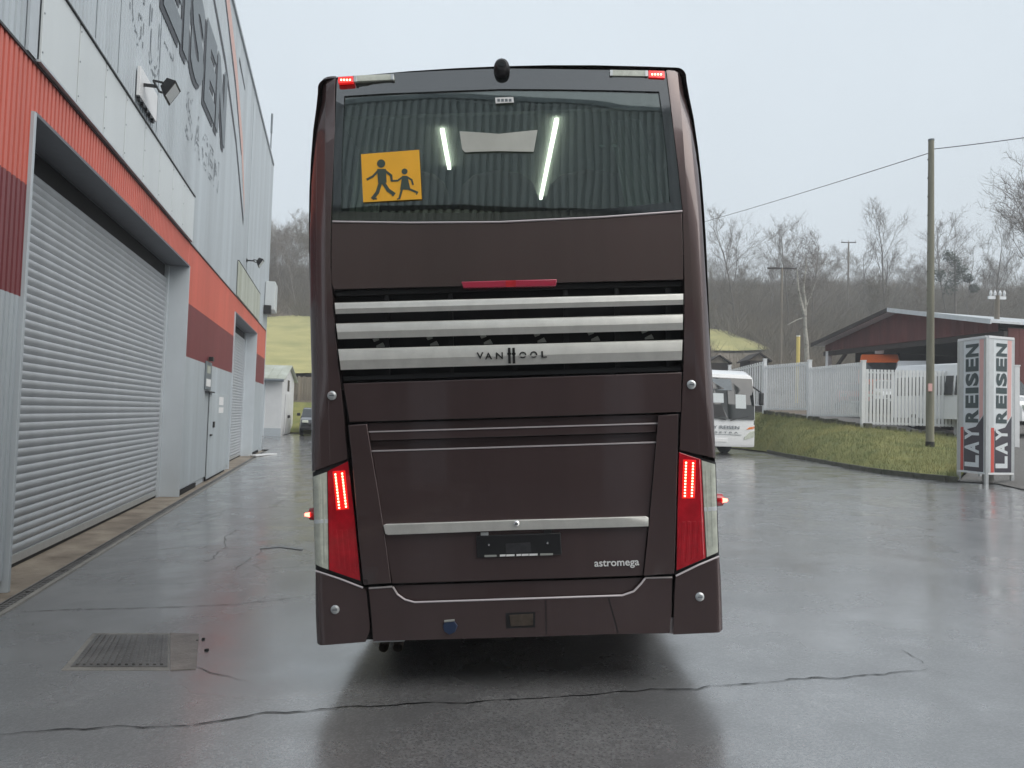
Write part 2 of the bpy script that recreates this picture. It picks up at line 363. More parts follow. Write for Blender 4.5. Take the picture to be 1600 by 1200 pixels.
# ---------------------------------------------------------------- right bank, plateau, kerb
K=[gpt(x,y) for x,y in ((1200,708),(1245,717),(1275,722),(1330,732),(1380,740),(1430,746),(1480,752),(1497,753))]
K=[Vector((9.6,41,yard_z(9.6,41))),Vector((10.9,36,yard_z(10.9,36)))]+K
FP=[(1139,633,44),(1194,635,37),(1264,644,33.8),(1348,655,30),(1495,671,29.7),(1587,684,24.4)]
FB=[onY(*p) for p in FP]
Wl=[FB[0],FB[1],FB[1].lerp(FB[2],.3),FB[1].lerp(FB[2],.8),FB[2].lerp(FB[3],.3),FB[2].lerp(FB[3],.8),FB[3].lerp(FB[4],.2),FB[3].lerp(FB[4],.6),FB[4],FB[4].lerp(FB[5],.75)]
rows=[]
for k,w in zip(K,Wl):
    r=[]
    for i in range(13):
        t=i/12; p=k.lerp(w,t); zt=t+.12*math.sin(t*math.pi); p.z=k.z+.10*(1 if i else .6)+(w.z-.30-k.z-.1)*zt*1.0
        if 0<i<12: p.z+=random.uniform(-.03,.03)
        r.append(p)
    rows.append(r)
fine=[]
for a,b in zip(rows[:-1],rows[1:]):
    for q in range(3): fine.append([p.lerp(p2,q/3) for p,p2 in zip(a,b)])
fine.append(rows[-1])
bank=sheet('grass_bank',fine,'grass')
# plateau behind the fence
Wp=[FB[0]+Vector((-3,4,.3)),FB[0],FB[1],FB[2],FB[3],FB[4],FB[5],onY(1760,700,21)]
far=[(6,62),(10,62),(14,60),(20,58),(28,58),(36,52),(40,44),(46,34)]
prow=[]
for i in range(7):
    t=i/6; prow.append([Vector((w.x+(f[0]-w.x)*t,w.y+(f[1]-w.y)*t,(w.z-.30)*(1-t**.5)+t**.5*2.5)) for w,f in zip(Wp,far)])
sheet('gravel_plateau',prow,'gravel')
gp=[K[-1],gpt(1560,757),gpt(1640,775),gpt(1800,800)]
gq=[Wl[-1],FB[5],onY(1660,700,22),onY(1900,720,20)]
sheet('gravel_verge',[[a.lerp(Vector((b.x,b.y,b.z-.3)),t)+Vector((0,0,.02)) for t in (0,.2,.4,.6,.8,1)] for a,b in zip(gp,gq)],'gravel')
# kerb stones
kb=empty('kerb',K[4]); tag(kb,kind='structure')
ktot=[]
for a,b in zip(K[2:-1],K[3:]):
    n=max(1,round((b-a).length/1.0))
    for i in range(n): ktot.append((a.lerp(b,i/n),a.lerp(b,(i+1)/n)))
for a,b in ktot:
    q=MB(); d=(b-a).normalized(); q.beam(a+d*.012+Vector((0,0,.02+random.uniform(-.012,.012))),b-d*.012+Vector((0,0,.02+random.uniform(-.012,.012))),.12,.22)
    o=q.build('kerb_stone','stone',None,bevel=.012); o.parent=kb; o.matrix_parent_inverse=Matrix.Translation(-kb.location)
# grass blades on the bank (uncountable)
q=MB()
for i in range(26000):
    r=random.randrange(len(fine)-1); c=random.randrange(12); a,b=random.random(),random.random()
    p=fine[r][c].lerp(fine[r+1][c],a).lerp(fine[r][c+1].lerp(fine[r+1][c+1],a),b)
    h=random.uniform(.05,.16)*(1.6 if random.random()<.06 else 1); t=random.uniform(0,6.28); l=Vector((math.cos(t),math.sin(t),0)); k=len(q.v)
    q.v+=[tuple(p-l*.007-Vector((0,0,.02))),tuple(p+l*.007-Vector((0,0,.02))),tuple(p+Vector((random.gauss(0,.05),random.gauss(0,.05),h)))]; q.f.append((k,k+1,k+2))
gb=q.build('grass_blades','blade',fix=False); tag(gb,'short yellowish wet grass covering the bank below the white fence','grass',kind='stuff')
# stones along the top of the bank
rs=empty('stone_edging',FB[3]-Vector((0,0,.3))); tag(rs,'low row of mossy stones under the white fence','stone edging')
for a,b in zip(FB[1:4],FB[2:5]):
    n=int((b-a).length/.42)
    for i in range(n):
        p=a.lerp(b,(i+.5)/n)-Vector((0,0,.26)); p+=Vector((random.uniform(-.05,.05)-.08,-.1+random.uniform(-.05,.05),0)); s=random.uniform(.10,.18)
        vs=[]; 
        for (x,y,z) in boxv(-1,1,-1,1,-1,1): vs.append(p+Vector((x*s*random.uniform(.8,1.3),y*s*.8*random.uniform(.7,1.1),z*s*.75*random.uniform(.7,1.2))))
        o=mesh('stone',vs,BF,'stone',None,bevel=.03); o.parent=rs; o.matrix_parent_inverse=Matrix.Translation(-rs.location)
# ---------------------------------------------------------------- apron, drain, cracks, gully
ap=[[SW(s,w,-.142) for w in (-.42,-.2,0,.125)] for s in (-20,0,4,8,12,16,20,24,28,32,35.2)]
sheet('concrete_apron',ap,'concrete')
dr=empty('drain_channel',SW(14,.22,-.14)); tag(dr,'dark slotted drain channel running along the foot of the hall','drain')
dm=frame2(SW(0,0,0),U,-N,(0,0,1)); dinv=Matrix.Translation(-dr.location)
def dpart(name,s0,s1,w0,w1,z0,z1,m):
    vs=[dm@Vector(v) for v in boxv(s0,s1,-w1,-w0,z0,z1)]; o=mesh(name,vs,BF,m,None); o.parent=dr; o.matrix_parent_inverse=dinv; return o
dpart('channel_bed',-20,35,.128,.29,-.26,-.215,'dark'); dpart('inner_edge',-20,35,.128,.145,-.214,-.138,'iron'); dpart('outer_edge',-20,35,.285,.335,-.214,-.116,'conc_grey')
for i in range(30):
    s=5.5+i*1.0
    q=MB()
    for j in range(12): q.add([dm@Vector(v) for v in boxv(s+j*.08,s+j*.08+.045,-.284,-.146,-.175,-.150)],BF)
    for w in (.15,.21,.272): q.add([dm@Vector(v) for v in boxv(s,s+.985,-w-.012,-w,-.176,-.148)],BF)
    o=q.build('grating','iron'); o.parent=dr; o.matrix_parent_inverse=dinv
def crack(pts,w0,name='crack',m='seam',jit=.02):
    P=[gpt(*p) for p in pts]; Q=[]
    for a,b in zip(P[:-1],P[1:]):
        n=max(2,int((b-a).length/.05))
        for i in range(n): Q.append(a.lerp(b,i/n))
    Q.append(P[-1]); vs=[];fs=[]; off=0
    for i,p in enumerate(Q):
        off=off*.8+random.gauss(0,jit*.5); d=(Q[min(i+1,len(Q)-1)]-Q[max(i-1,0)]); nrm=Vector((-d.y,d.x,0)).normalized()
        w=w0*.62*random.uniform(.2,1.3)*min(1,(i+.4)/6,(len(Q)-i-.4)/6)
        for sg in (-1,1):
            v=p+nrm*(off+sg*w); v.z=yard_z(v.x,v.y)+.004; vs.append(v)
        if i: fs.append((2*i-2,2*i-1,2*i+1,2*i))
    o=mesh(name,vs,fs,m,yard,fix=False)
    if sum(p.normal.z for p in o.data.polygons)<0: o.data.flip_normals()
    return o
crack([(-20,1150),(70,1143),(180,1137),(300,1131),(370,1121),(430,1114),(500,1109),(620,1102),(800,1093),(950,1084),(1060,1077),(1140,1072),(1225,1064),(1330,1059),(1400,1051),(1452,1046)],.011)
crack([(18,957),(110,953),(200,951),(290,948),(370,944),(440,937),(500,928)],.009,jit=.008)
crack([(292,1040),(330,1051),(365,1058),(395,1066)],.007)
crack([(1452,1046),(1435,1034),(1415,1020),(1380,1008)],.005); crack([(1452,1046),(1490,1056),(1530,1064)],.004)
crack([(350,760),(400,756),(470,752)],.012); crack([(330,905),(290,911),(200,913)],.006)
crack([(420,850),(400,868),(370,890),(310,898)],.006); crack([(300,885),(330,872),(350,855),(352,838),(372,826)],.006)
def deck(name,pts,m,off,parent=yard):
    vs=[]
    for p in pts: q_=gpt(*p); vs.append((q_.x,q_.y,yard_z(q_.x,q_.y)+off))
    o=mesh(name,vs,[tuple(range(len(vs)))],m,parent)
    if o.data.polygons[0].normal.z<0: o.data.flip_normals()
    return o
deck('worn_marking',[(405,855.5),(440,852.5),(442,855),(408,858)],'road_white',.006); deck('worn_marking',[(438,853),(474,857),(472,860),(436,855.5)],'road_white',.007)
# gully cover
c4=[gpt(*p) for p in ((110,1043),(265,1043),(265,993),(150,993))]
gc=empty('gully_cover',c4[0].lerp(c4[2],.5)); tag(gc,'ribbed iron gully cover with a pale concrete border set in the asphalt','gully cover')
ginv=Matrix.Translation(-gc.location)
def gdeck(name,pts,m,z0,z1):
    lo=[(p.x,p.y,yard_z(p.x,p.y)+z0) for p in pts]; hi=[(p.x,p.y,yard_z(p.x,p.y)+z1) for p in pts]
    o=mesh(name,lo+hi,BF,m,None,fix=True,bevel=.003); o.parent=gc; o.matrix_parent_inverse=ginv; return o
def bil(c,a,b): return c[0].lerp(c[1],a).lerp(c[3].lerp(c[2],a),b)
gdeck('surround',[bil(c4,-.07,-.08),bil(c4,1.0,-.08),bil(c4,1.0,1.08),bil(c4,-.07,1.08)],'conc_grey',-.05,.003)
gdeck('border',[bil(c4,1.005,-.09),bil(c4,1.26,-.05),bil(c4,1.40,1.04),bil(c4,1.005,1.08)],'patch',-.05,.006)
gdeck('cover_plate',[bil(c4,0,0),bil(c4,.98,0),bil(c4,.98,1),bil(c4,0,1)],'iron',-.04,.008)
for i in range(13):
    a=.04+i*.072; gdeck('rib',[bil(c4,a,.04),bil(c4,a+.03,.04),bil(c4,a+.03,.96),bil(c4,a,.96)],'iron',.006,.017)
for i in range(3):
    p=bil(c4,1.36+random.uniform(-.1,.1),random.uniform(.1,.9)); s=random.uniform(.006,.015)
    o=mesh('asphalt_crumb',[p+Vector((x*s*random.uniform(.6,1.2),y*s*random.uniform(.6,1.2),z*s*.5+.006)) for x,y,z in boxv(-1,1,-1,1,-1,1)],BF,'seam',gc); o.matrix_parent_inverse=ginv
# ================================================================ WORKSHOP HALL (left)
SC=20.0
hall=empty('workshop_hall',mat=frame2(SW(SC,0,-.14),U,-N,(0,0,1))); ZB=-.14
tag(hall,'tall grey corrugated workshop hall with red and maroon bands and roller doors','building')
def HB(name,s0,s1,w0,w1,z0,z1,m,parent=None,bevel=0): return box(name,s0-SC,s1-SC,-w1,-w0,z0-ZB,z1-ZB,m,parent or hall,bevel)
def corr(name,s0,s1,z0,z1,m,w0=0,pitch=.11,depth=.045,parent=None):
    vs=[];fs=[]; s=s0
    prof=((0,0),(.58,0),(.66,-1),(.94,-1),(1,0))
    pts=[]
    while s<s1-1e-6:
        for a,b in prof[:-1]:
            if s+a*pitch<=s1: pts.append((s+a*pitch,w0+b*depth))
        s+=pitch
    pts.append((s1,w0))
    for a,b in pts: vs+=[(a-SC,-b,z0-ZB),(a-SC,-b,z1-ZB)]
    fs=[(2*i,2*i+2,2*i+3,2*i+1) for i in range(len(pts)-1)]
    return mesh(name,vs,fs,m,parent or hall)
ZM0,ZM1,ZO,ZT=2.74,3.85,5.08,12.40
D1=(8.45,16.80); D2=(24.40,31.00); ZD=4.57; SE=35.0; SS=3
core=HB('core_wall',SS,SE-.05,-30,-.52,-.2,ZT-.06,'frame_grey')
for a,b in ((SS,D1[0]-.06),(D1[1]+.03,D2[0]-.06),(D2[1]+.03,SE)):
    HB('wall_backing',a,b-.01,-.519,-.04,ZB,5.06,'frame_grey')
    corr('grey_cladding',a,b,ZB+.13,ZM0,'clad_grey'); corr('maroon_cladding',a,b,ZM0,ZM1,'clad_maroon'); corr('red_cladding',a,b,ZM1,ZO,'clad_red')
for a,b in (D1,D2):
    HB('lintel_backing',a-.06,b+.03,-.519,-.04,ZD+.02,5.06,'frame_grey'); corr('red_cladding',a-.06,b+.03,ZD+.012,ZO,'clad_red')
corr('upper_cladding',SS,SE,ZO,ZT,'clad_grey',w0=.0,pitch=.13,depth=.028)
HB('upper_backing',SS,SE-.06,-.519,-.05,5.07,ZT-.08,'frame_grey')
HB('roof_edge',SS,SE+.02,-.6,.05,ZT,ZT+.10,'frame_grey',bevel=.01); HB('corner_trim',SE,SE+.06,-.6,.02,ZB,ZT,'frame_grey',bevel=.006)
HB('seam_trim',SS,SE,.001,.018,ZO-.012,ZO+.014,'black')
HB('corner_flashing',8.16,8.38,.004,.03,ZO+.02,ZT-.1,'pale_trim' if 0 else 'frame_grey')
for s in (2.2,10.2,13.5,26.8): HB('sheet_joint',s,s+.012,.001,.006,6.2,ZT-.1,'let_grey')
for i,s in enumerate([11.2]): HB('sheet_joint',s,s+.01,.001,.006,6.2,ZT-.1,'let_grey')
# white sheets above the big door
js=[8.40,9.50,10.52,11.49,12.58,13.62,14.69,15.70,16.86]
for a,b in zip(js[:-1],js[1:]):
    p=HB('cover_sheet',a+.016,b-.016,.03,.055,5.12,6.03,'panel_white',bevel=.004)
    for z in (5.2,5.6,5.95): box('screw',a+.03-SC,a+.045-SC,-.061,-.055,z-ZB,z+.015-ZB,'let_grey',p)
HB('sheet_top_trim',8.4,16.86,.004,.075,6.034,6.052,'black'); HB('sheet_bottom_trim',8.4,16.86,.02,.06,5.095,5.118,'frame_grey')
# weathered sheets above the second door
for i in range(7):
    a=24.45+i*.99; HB('weathered_sheet',a,a+.975,.02,.045,5.10,6.16,'panel_old',bevel=.004)
HB('sheet_top_trim',24.45,31.4,.004,.055,6.165,6.18,'let_black')
# roller doors
def rollerdoor(S0,S1,wrec,nsl,name):
    W=-wrec
    HB('jamb',S0-.06,S0,W,.035,ZB,ZD+.02,'frame_grey',bevel=.004); 
    HB('jamb',S1,S1+.03,W,.035,ZB,ZD+.02,'frame_grey',bevel=.004)
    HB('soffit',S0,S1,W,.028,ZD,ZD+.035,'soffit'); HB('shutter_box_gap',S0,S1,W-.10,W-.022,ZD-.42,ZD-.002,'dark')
    HB('guide_rail',S0,S0+.07,W-.05,W+.055,ZB,ZD-.01,'frame_grey',bevel=.004); HB('guide_rail',S1-.11,S1,W-.05,W+.055,ZB,ZD-.01,'frame_grey',bevel=.004)
    door=empty('roller_door'); door.parent=hall; door.location=((S0+S1)/2-SC,-W,.0)
    L=(S1-S0-.19)/2; z0=.15; pit=(ZD-ZB-z0-.26)/nsl
    prof=[(-.0,0),(-.004,.1),(-.016,.3),(-.021,.55),(-.017,.82),(-.004,.97),(0,1.0)]
    vs=[];fs=[]
    for y,z in prof: vs+=[(-L,y,z*pit*.97),(L,y,z*pit*.97)]
    fs=[(2*i,2*i+1,2*i+3,2*i+2) for i in range(len(prof)-1)]
    k=len(vs); vs+=[(-L,.01,0),(L,.01,0),(L,.01,pit*.97),(-L,.01,pit*.97)]; fs.append((k+1,k,k+3,k+2)); fs+= [(0,k,k+1,1),(2*len(prof)-2,2*len(prof)-1,k+2,k+3)]
    s0=mesh('slat',vs,fs,'slat',door,smooth=True,angle=40); s0.location=(.02,0,z0)
    for i in range(1,nsl): c=dup(s0,door); c.location=(.02+random.uniform(-.002,.002),random.uniform(-.0015,.0015),z0+i*pit)
    box('bottom_bar',-L,L+.04,-.03,.015,.045,z0-.006,'alu',door,bevel=.004); box('rubber_seal',-L,L+.04,-.012,.01,.0,.044,'rubber',door)
    return door
rollerdoor(D1[0],D1[1],.40,44,'a'); rollerdoor(D2[0],D2[1],.40,44,'b')
# service door and fittings between the roller doors
pd=HB('service_door',20.25,23.6,.004,.03,ZB+.06,2.05,'clad_grey',bevel=.004)
box('handle',20.42-SC,20.60-SC,-.075,-.03,.98-ZB,1.02-ZB,'black',pd); box('lock_box',20.85-SC,21.05-SC,-.06,-.03,1.18-ZB,1.33-ZB,'black',pd)
box('notice',21.8-SC,22.65-SC,-.034,-.0305,1.55-ZB,1.70-ZB,'white_ink',pd); box('notice',21.8-SC,22.6-SC,-.034,-.0305,1.76-ZB,1.98-ZB,'white_ink',pd)
HB('door_gap',20.19,20.25,.002,.008,ZB+.03,2.05,'dark'); HB('door_hood',19.6,20.5,.0,.10,2.055,2.085,'let_black')
HB('notice_board',19.45,20.3,.004,.03,2.12,2.80,'let_grey',bevel=.004); HB('notice_board_sheet',19.55,20.2,.031,.034,2.2,2.38,'white_ink'); HB('notice_board_sheet',19.6,20.1,.031,.034,2.52,2.7,'panel_old')
lp=HB('wall_lamp',19.75,19.95,.03,.13,2.82,2.92,'black',bevel=.01)
for a,b in ((16.9,18.9),(20.3,23.6),(31.3,33.8)): HB('base_gap',a,b,-.03,.004,ZB+.002,ZB+.10,'dark')
vb=HB('vent_box',33.6,34.9,.02,.42,5.85,7.05,'panel_white',bevel=.02); box('duct',33.3-SC,33.7-SC,-.3,-.02,5.65-ZB,6.0-ZB,'black',vb)
# lettering on the wall
wl=lambda s,z,w: frame2(Vector((s-SC,-w,z-ZB)),Vector((1,0,0)),Vector((0,0,1)),Vector((0,-1,0)))
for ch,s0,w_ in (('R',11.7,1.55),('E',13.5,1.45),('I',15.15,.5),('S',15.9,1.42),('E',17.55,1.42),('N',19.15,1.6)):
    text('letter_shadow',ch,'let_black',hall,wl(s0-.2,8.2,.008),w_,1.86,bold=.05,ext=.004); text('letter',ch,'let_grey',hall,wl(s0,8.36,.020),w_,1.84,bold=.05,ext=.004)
def ghost(ch,s0,z0,w_,h_):
    me=text_mesh(ch,1,0,0)
    # outline only: thin strips along the glyph border
    b=bmesh.new(); b.from_mesh(me); bpy.data.meshes.remove(me)
    be=[e for e in b.edges if len(e.link_faces)==1]; xs_=[v.co.x for v in b.verts]; ys_=[v.co.y for v in b.verts]
    sx=w_/(max(xs_)-min(xs_)); sy=h_/(max(ys_)-min(ys_)); vs=[];fs=[]
    for e in be:
        if random.random()<.22: continue
        a,c=[Vector(((v.co.x-min(xs_))*sx+s0,(v.co.y-min(ys_))*sy+z0)) for v in e.verts]
        if (c-a).length<1e-5: continue
        n=int((c-a).length/.12)+1
        for i in range(n):
            if random.random()<.25: continue
            p,q_=a.lerp(c,i/n),a.lerp(c,(i+1)/n); d=(q_-p).normalized(); d=Vector((-d.y,d.x))*random.uniform(.010,.026); k=len(vs)
            vs+=[(p.x-SC-d.x,-.006,p.y-ZB-d.y),(q_.x-SC-d.x,-.006,q_.y-ZB-d.y),(q_.x-SC+d.x,-.006,q_.y-ZB+d.y),(p.x-SC+d.x,-.006,p.y-ZB+d.y)]; fs.append((k,k+1,k+2,k+3))
    b.free()
    if vs: mesh('faded_letter',vs,fs,'ghost',hall)['kind']='stuff'
for ch,s0,w_,h_ in (('G',11.6,.8,.95),('U',12.75,.75,.95),('T',13.75,.75,.95),('S',15.8,.75,.9),('A',16.8,.7,.8),('G',17.7,.7,.75),('E',18.6,.6,.75),('N',19.4,.7,.75)): ghost(ch,s0,7.02,w_,h_)
def wallpoly(name,pts,m,w):
    vs=[(s-SC,-w,z-ZB) for s,z in pts]; o=mesh(name,vs,[tuple(range(len(vs)))],m,hall)
    if o.data.polygons[0].normal.y>0: o.data.flip_normals()
    return o
wallpoly('pink_stripe',[(17.2,12.38),(20.2,12.38),(22.4,11.35),(24.4,9.9),(25.4,8.4),(25.6,7.8),(24.3,9.35),(22.4,10.75),(20.0,11.8),(18.4,12.3)],'pink',.004)
wallpoly('stripe_line',[(15.5,12.0),(18.4,11.06),(20.34,10.58),(22.99,9.40),(25.45,7.70),(25.4,7.45),(22.95,9.2),(20.3,10.38),(18.35,10.9),(15.5,11.85)],'let_black',.007)
wallpoly('stripe_line',[(18.0,12.38),(20.0,11.9),(22.4,10.78),(24.25,9.40),(24.2,9.30),(22.35,10.62),(19.95,11.78),(17.7,12.38)],'let_black',.007)
wallpoly('stripe_line',[(22.9,11.75),(24.4,11.46),(24.4,11.38),(22.85,11.6)],'let_black',.007)
# things fixed on the hall
def floodlight(s,z,label,flip=1):
    o=empty('floodlight',mat=frame2(SW(s,.02,z),U,-N,(0,0,1))); tag(o,label,'floodlight','floodlights on the hall wall')
    q=MB(); q.box(-.10,.10,-.03,.02,-.06,.06); q.beam((0,-.03,0),(0,-.38,.0),.05,.05); q.beam((-.26,-.38,0),(.26,-.38,0),.04,.03); q.beam((-.26,-.38,0),(-.26,-.62,-.02),.04,.03); q.beam((.26,-.38,0),(.26,-.62,-.02),.04,.03); q.build('bracket','black',o)
    b=MB(); m=Matrix.Translation((0,-.66,-.02))@Matrix.Rotation(R(40),4,'X')
    b.add([m@Vector(v) for v in [(-.16,.1,-.11),(.16,.1,-.11),(.16,.1,.11),(-.16,.1,.11),(-.25,-.13,-.21),(.25,-.13,-.21),(.25,-.13,.21),(-.25,-.13,.21)]],[(0,3,2,1),(0,1,5,4),(1,2,6,5),(2,3,7,6),(3,0,4,7),(4,5,6,7)]); b.build('housing','black',o,bevel=.01)
    c=MB(); c.add([m@Vector(v) for v in boxv(-.2,.2,-.14,-.132,-.16,.16)],BF); c.build('glass','sign_white',o); o.scale=(.8,.6,.8)
    return o
floodlight(12.3,6.5,'black floodlight on the hall wall below the big grey letters'); floodlight(26.7,6.6,'black floodlight above the weathered sheets over the far roller door')
pl=empty('hall_plate',mat=frame2(SW(12.45,.02,6.2),U,-N,(0,0,1))); tag(pl,'small white ribbed plate on the hall wall under the floodlight','plate')
box('plate',-.35,.75,-.05,0,.06,.5,'white_paint',pl,bevel=.006)
for i in range(5): box('clip',-.3+i*.22,-.24+i*.22,-.045,-.005,0,.06,'black',pl)
ms=empty('roof_mast',SW(34.6,-.1,12.5)); tag(ms,'thin antenna mast with brackets at the far roof corner of the hall','mast')
q=MB(); q.tube([(0,0,-.6),(0,0,1.9)],.03,6); q.tube([(0,0,1.2),(0,0,2.05)],.05,6); q.build('pole','let_grey',ms)
for z in (-.4,.1,.55): q=MB(); q.beam((-.5,-.1,z),(.03,0,z),.03,.03); q.build('bracket','let_grey',ms)
# offcut lying by the far corner
kk=gpt(414,712); oc=empty('offcut_board',kk); tag(oc,'white offcut board lying on the asphalt by the far hall corner','board')
q=MB(); q.beam((-.25,-.75,.04),(.1,.75,.04),.3,.04); q.build('board','white_paint',oc); q=MB(); q.beam((-.32,-.7,.012),(.02,.7,.012),.06,.022); q.build('batten','wood_grey',oc)
# ================================================================ HALL BEHIND THE PHOTOGRAPHER (seen mirrored in the coach)
bh=empty('rear_hall',(5,-9.5,.2)); tag(bh,'grey corrugated hall with a dark base standing opposite the coach, mirrored in its rear window','building')
def bcorr(name,x0,x1,z0,z1,m,pitch=.30,depth=.12):
    vs=[];x=x0;pts=[]
    while x<x1:
        for a,b in ((0,0),(.52,0),(.58,-1),(.94,-1)): pts.append((x+a*pitch,b*depth))
        x+=pitch
    for a,b in pts: vs+=[(a,b,z0),(a,b,z1)]
    return mesh(name,vs,[(2*i,2*i+1,2*i+3,2*i+2) for i in range(len(pts)-1)],m,bh)
bcorr('upper_cladding',-16,20,9.0,13.4,'panel_white'); bcorr('lower_cladding',-16,20,5.2,8.8,'clad_olive'); box('dark_trim',-16,20,-.2,.02,8.8,9.0,'black',bh); bcorr('maroon_cladding',-16,20,4.0,5.2,'clad_maroon')
box('core_wall',-16,20,-14,-.24,-.3,13.3,'frame_grey',bh); box('base_wall',-16,20,-.138,-.02,-.3,4.0,'frame_grey',bh)
for i in range(5): box('gateway',-14+i*6.8,-8.6+i*6.8,-.019,.03,-.25,3.1,'wood_dark',bh)
box('fascia',-16,20,-.1,.06,13.4,13.6,'frame_grey',bh)
# ================================================================ COACH
TILT=R(-3.66); BB=Matrix.Rotation(TILT,3,'Y'); BY=4.72
BO=Vector((0,BY,0))+BB@Vector((.124,0,0))
BM=frame2(BO,BB@Vector((1,0,0)),BB@Vector((0,1,0)),BB@Vector((0,0,1)))
coach=empty('double_deck_coach',mat=BM)
tag(coach,'tall dark brown double-deck coach seen square from behind with lit tail lights','coach')
def hw(v): return float(np.interp(v,[.3,.5,1.9,2.4,2.9,3.25,3.55,3.82],[1.262,1.268,1.272,1.275,1.275,1.262,1.238,1.195]))
VT=3.925
def vtop(u): return VT+.055*(1-(u/1.22)**2)
def S(u,v):
    t=.11*max(0,(v-2.35)/1.55)**1.6+.045*(u/1.26)**2+.02*max(0,(.8-v))
    e=hw(v)-abs(u); r=.13 if v>2.0 else .065+.065*max(0,(v-1.5)/.5)
    if e<r: e=max(e,0); t+=r-math.sqrt(max(0,r*r-(r-e)**2))
    e=vtop(u)-v
    r=.06
    if e<r: e=max(e,0); t+=.6*(r-math.sqrt(max(0,r*r-(r-e)**2)))
    return t
BBT=BB.transposed()
def buv(px,py,off=0,t=None):
    d=BBT@ray(px,py); c=BBT@(CP-BO); tt=.1 if t is None else t
    for i in range(6):
        k=(tt-c.y)/d.y; p=c+d*k
        if t is None: tt=S(p.x,p.z)-off
    return p.x,p.z
def solid(name,poly,fn,off,thick,m,parent,step=.12,bevel=.003,smooth=True,cuts=None,ang=35):
    """poly in (u,v); front surface at t=fn(u,v)-off, thickness backwards"""
    b=bmesh.new(); b.faces.new([b.verts.new((p[0],0,p[1])) for p in poly])
    for ax in (0,2):
        lo=min(p[0 if ax==0 else 1] for p in poly); hi=max(p[0 if ax==0 else 1] for p in poly)
        k=math.floor(lo/step)*step+step; ks=[]
        while k<hi: ks.append(k); k+=step
        for k in ks+[c for c in (cuts or []) if ax==0 and lo<c<hi]:
            no=[0,0,0]; no[ax]=1; co=[0,0,0]; co[ax]=k
            bmesh.ops.bisect_plane(b,geom=b.verts[:]+b.edges[:]+b.faces[:],plane_co=co,plane_no=no)
    b.verts.ensure_lookup_table(); b.verts.index_update()
    n=len(b.verts); vs=[(v.co.x,fn(v.co.x,v.co.z)-off,v.co.z) for v in b.verts]; vs+=[(x,y+thick,z) for x,y,z in vs]
    fs=[tuple(v.index for v in f.verts) for f in b.faces]; fs+=[tuple(i+n for i in f[::-1]) for f in fs]
    for e in b.edges:
        if len(e.link_faces)==1: i,j=e.verts[0].index,e.verts[1].index; fs.append((i,j,j+n,i+n))
    b.free()
    return mesh(name,vs,fs,m,parent,smooth=smooth,angle=ang,bevel=bevel,fix=True)
def bp(name,px,off,thick,m,parent=None,step=.12,bevel=.003,cuts=None):
    return solid(name,[buv(x,y,off) for x,y in px],S,off,thick,m,parent or coach,step,bevel,cuts=cuts)
def clampuv(poly,inset=.004):
    return [(max(-hw(v)+inset,min(hw(v)-inset,u)),v) for u,v in poly]
def bpc(name,px,off,thick,m,parent=None,step=.06,bevel=.003):
    return solid(name,clampuv([buv(x,y,off) for x,y in px]),S,off,thick,m,parent or coach,step,bevel,cuts=[sg*c for c in (1.14,1.17,1.2,1.21,1.22,1.228,1.236,1.244,1.251,1.258,1.264) for sg in (1,-1)],ang=62)
# --- body shell (sides, roof, front), open at the rear window
def outline():
    pts=[]
    vsn=[.34,.5,.9,1.4,1.9,2.2,2.5,2.8,3.0,3.2,3.4,3.6,3.74]
    for v in vsn: pts.append((hw(v),v))
    pts.append((hw(3.84),3.84)); pts+=[(1.132+.062*math.cos(R(a)),3.872+.062*math.sin(R(a))) for a in range(10,100,16)]
    for u in (.95,.6,.3,0): pts.append((u,vtop(u)))
    return pts+[(-u,v) for u,v in pts[::-1][1:]]
OL=outline()
rings=[]
for t,k,dz in ((.17,1,0),(.4,1,0),(13.2,1,0),(13.6,.985,-.02),(13.85,.93,-.12)):
    rings.append([(u*k,t,.34+(v-.34)*(1+dz/3.6)) for u,v in OL])
vs=[p for r in rings for p in r]; n=len(OL); fs=[(i*n+j,i*n+j+1,(i+1)*n+j+1,(i+1)*n+j) for i in range(len(rings)-1) for j in range(n-1)]
fs+=[(i*n+n-1,i*n,(i+1)*n,(i+1)*n+n-1) for i in range(len(rings)-1)]; fs.append(tuple((len(rings)-1)*n+j for j in range(n)))
mesh('body_shell',vs,fs,'paint',coach,smooth=True,angle=30,fix=True)
# rear structure behind the panels (below the window)
solid('rear_bulkhead',[(-1.2,.42),(1.2,.42),(1.2,2.72),(-1.2,2.72)],S,-.16,.04,'dark',coach,.2,0)
solid('rear_bulkhead',[(-1.1,.36),(1.1,.36),(1.1,1.02),(-1.1,1.02)],S,-.09,.04,'dark',coach,.2,0)
# --- rear pillars
Lsil=[(505,123),(500,128),(497,142),(494,180),(489,243),(486,300),(484,360),(484,450),(484,600),(485,690),(486,737)]
Rsil=[(1058,111),(1066,117),(1070,130),(1076,155),(1083,201),(1092,278),(1098,360),(1103,440),(1108,520),(1113,587),(1116,668),(1118,716)]
Lin=[(543,717),(536,640),(529,575),(522,500),(517,440),(516,400),(516.5,347),(520,270),(523,197),(525.5,119)]
Rin=[(1062,703),(1065,640),(1068,580),(1069.5,500),(1069.5,440),(1068.5,400),(1067,330),(1059,255),(1049,173),(1041,110)]
bpc('corner_pillar',Lsil+Lin,.002,.10,'paint'); bpc('corner_pillar',Rsil+Rin,.002,.10,'paint')
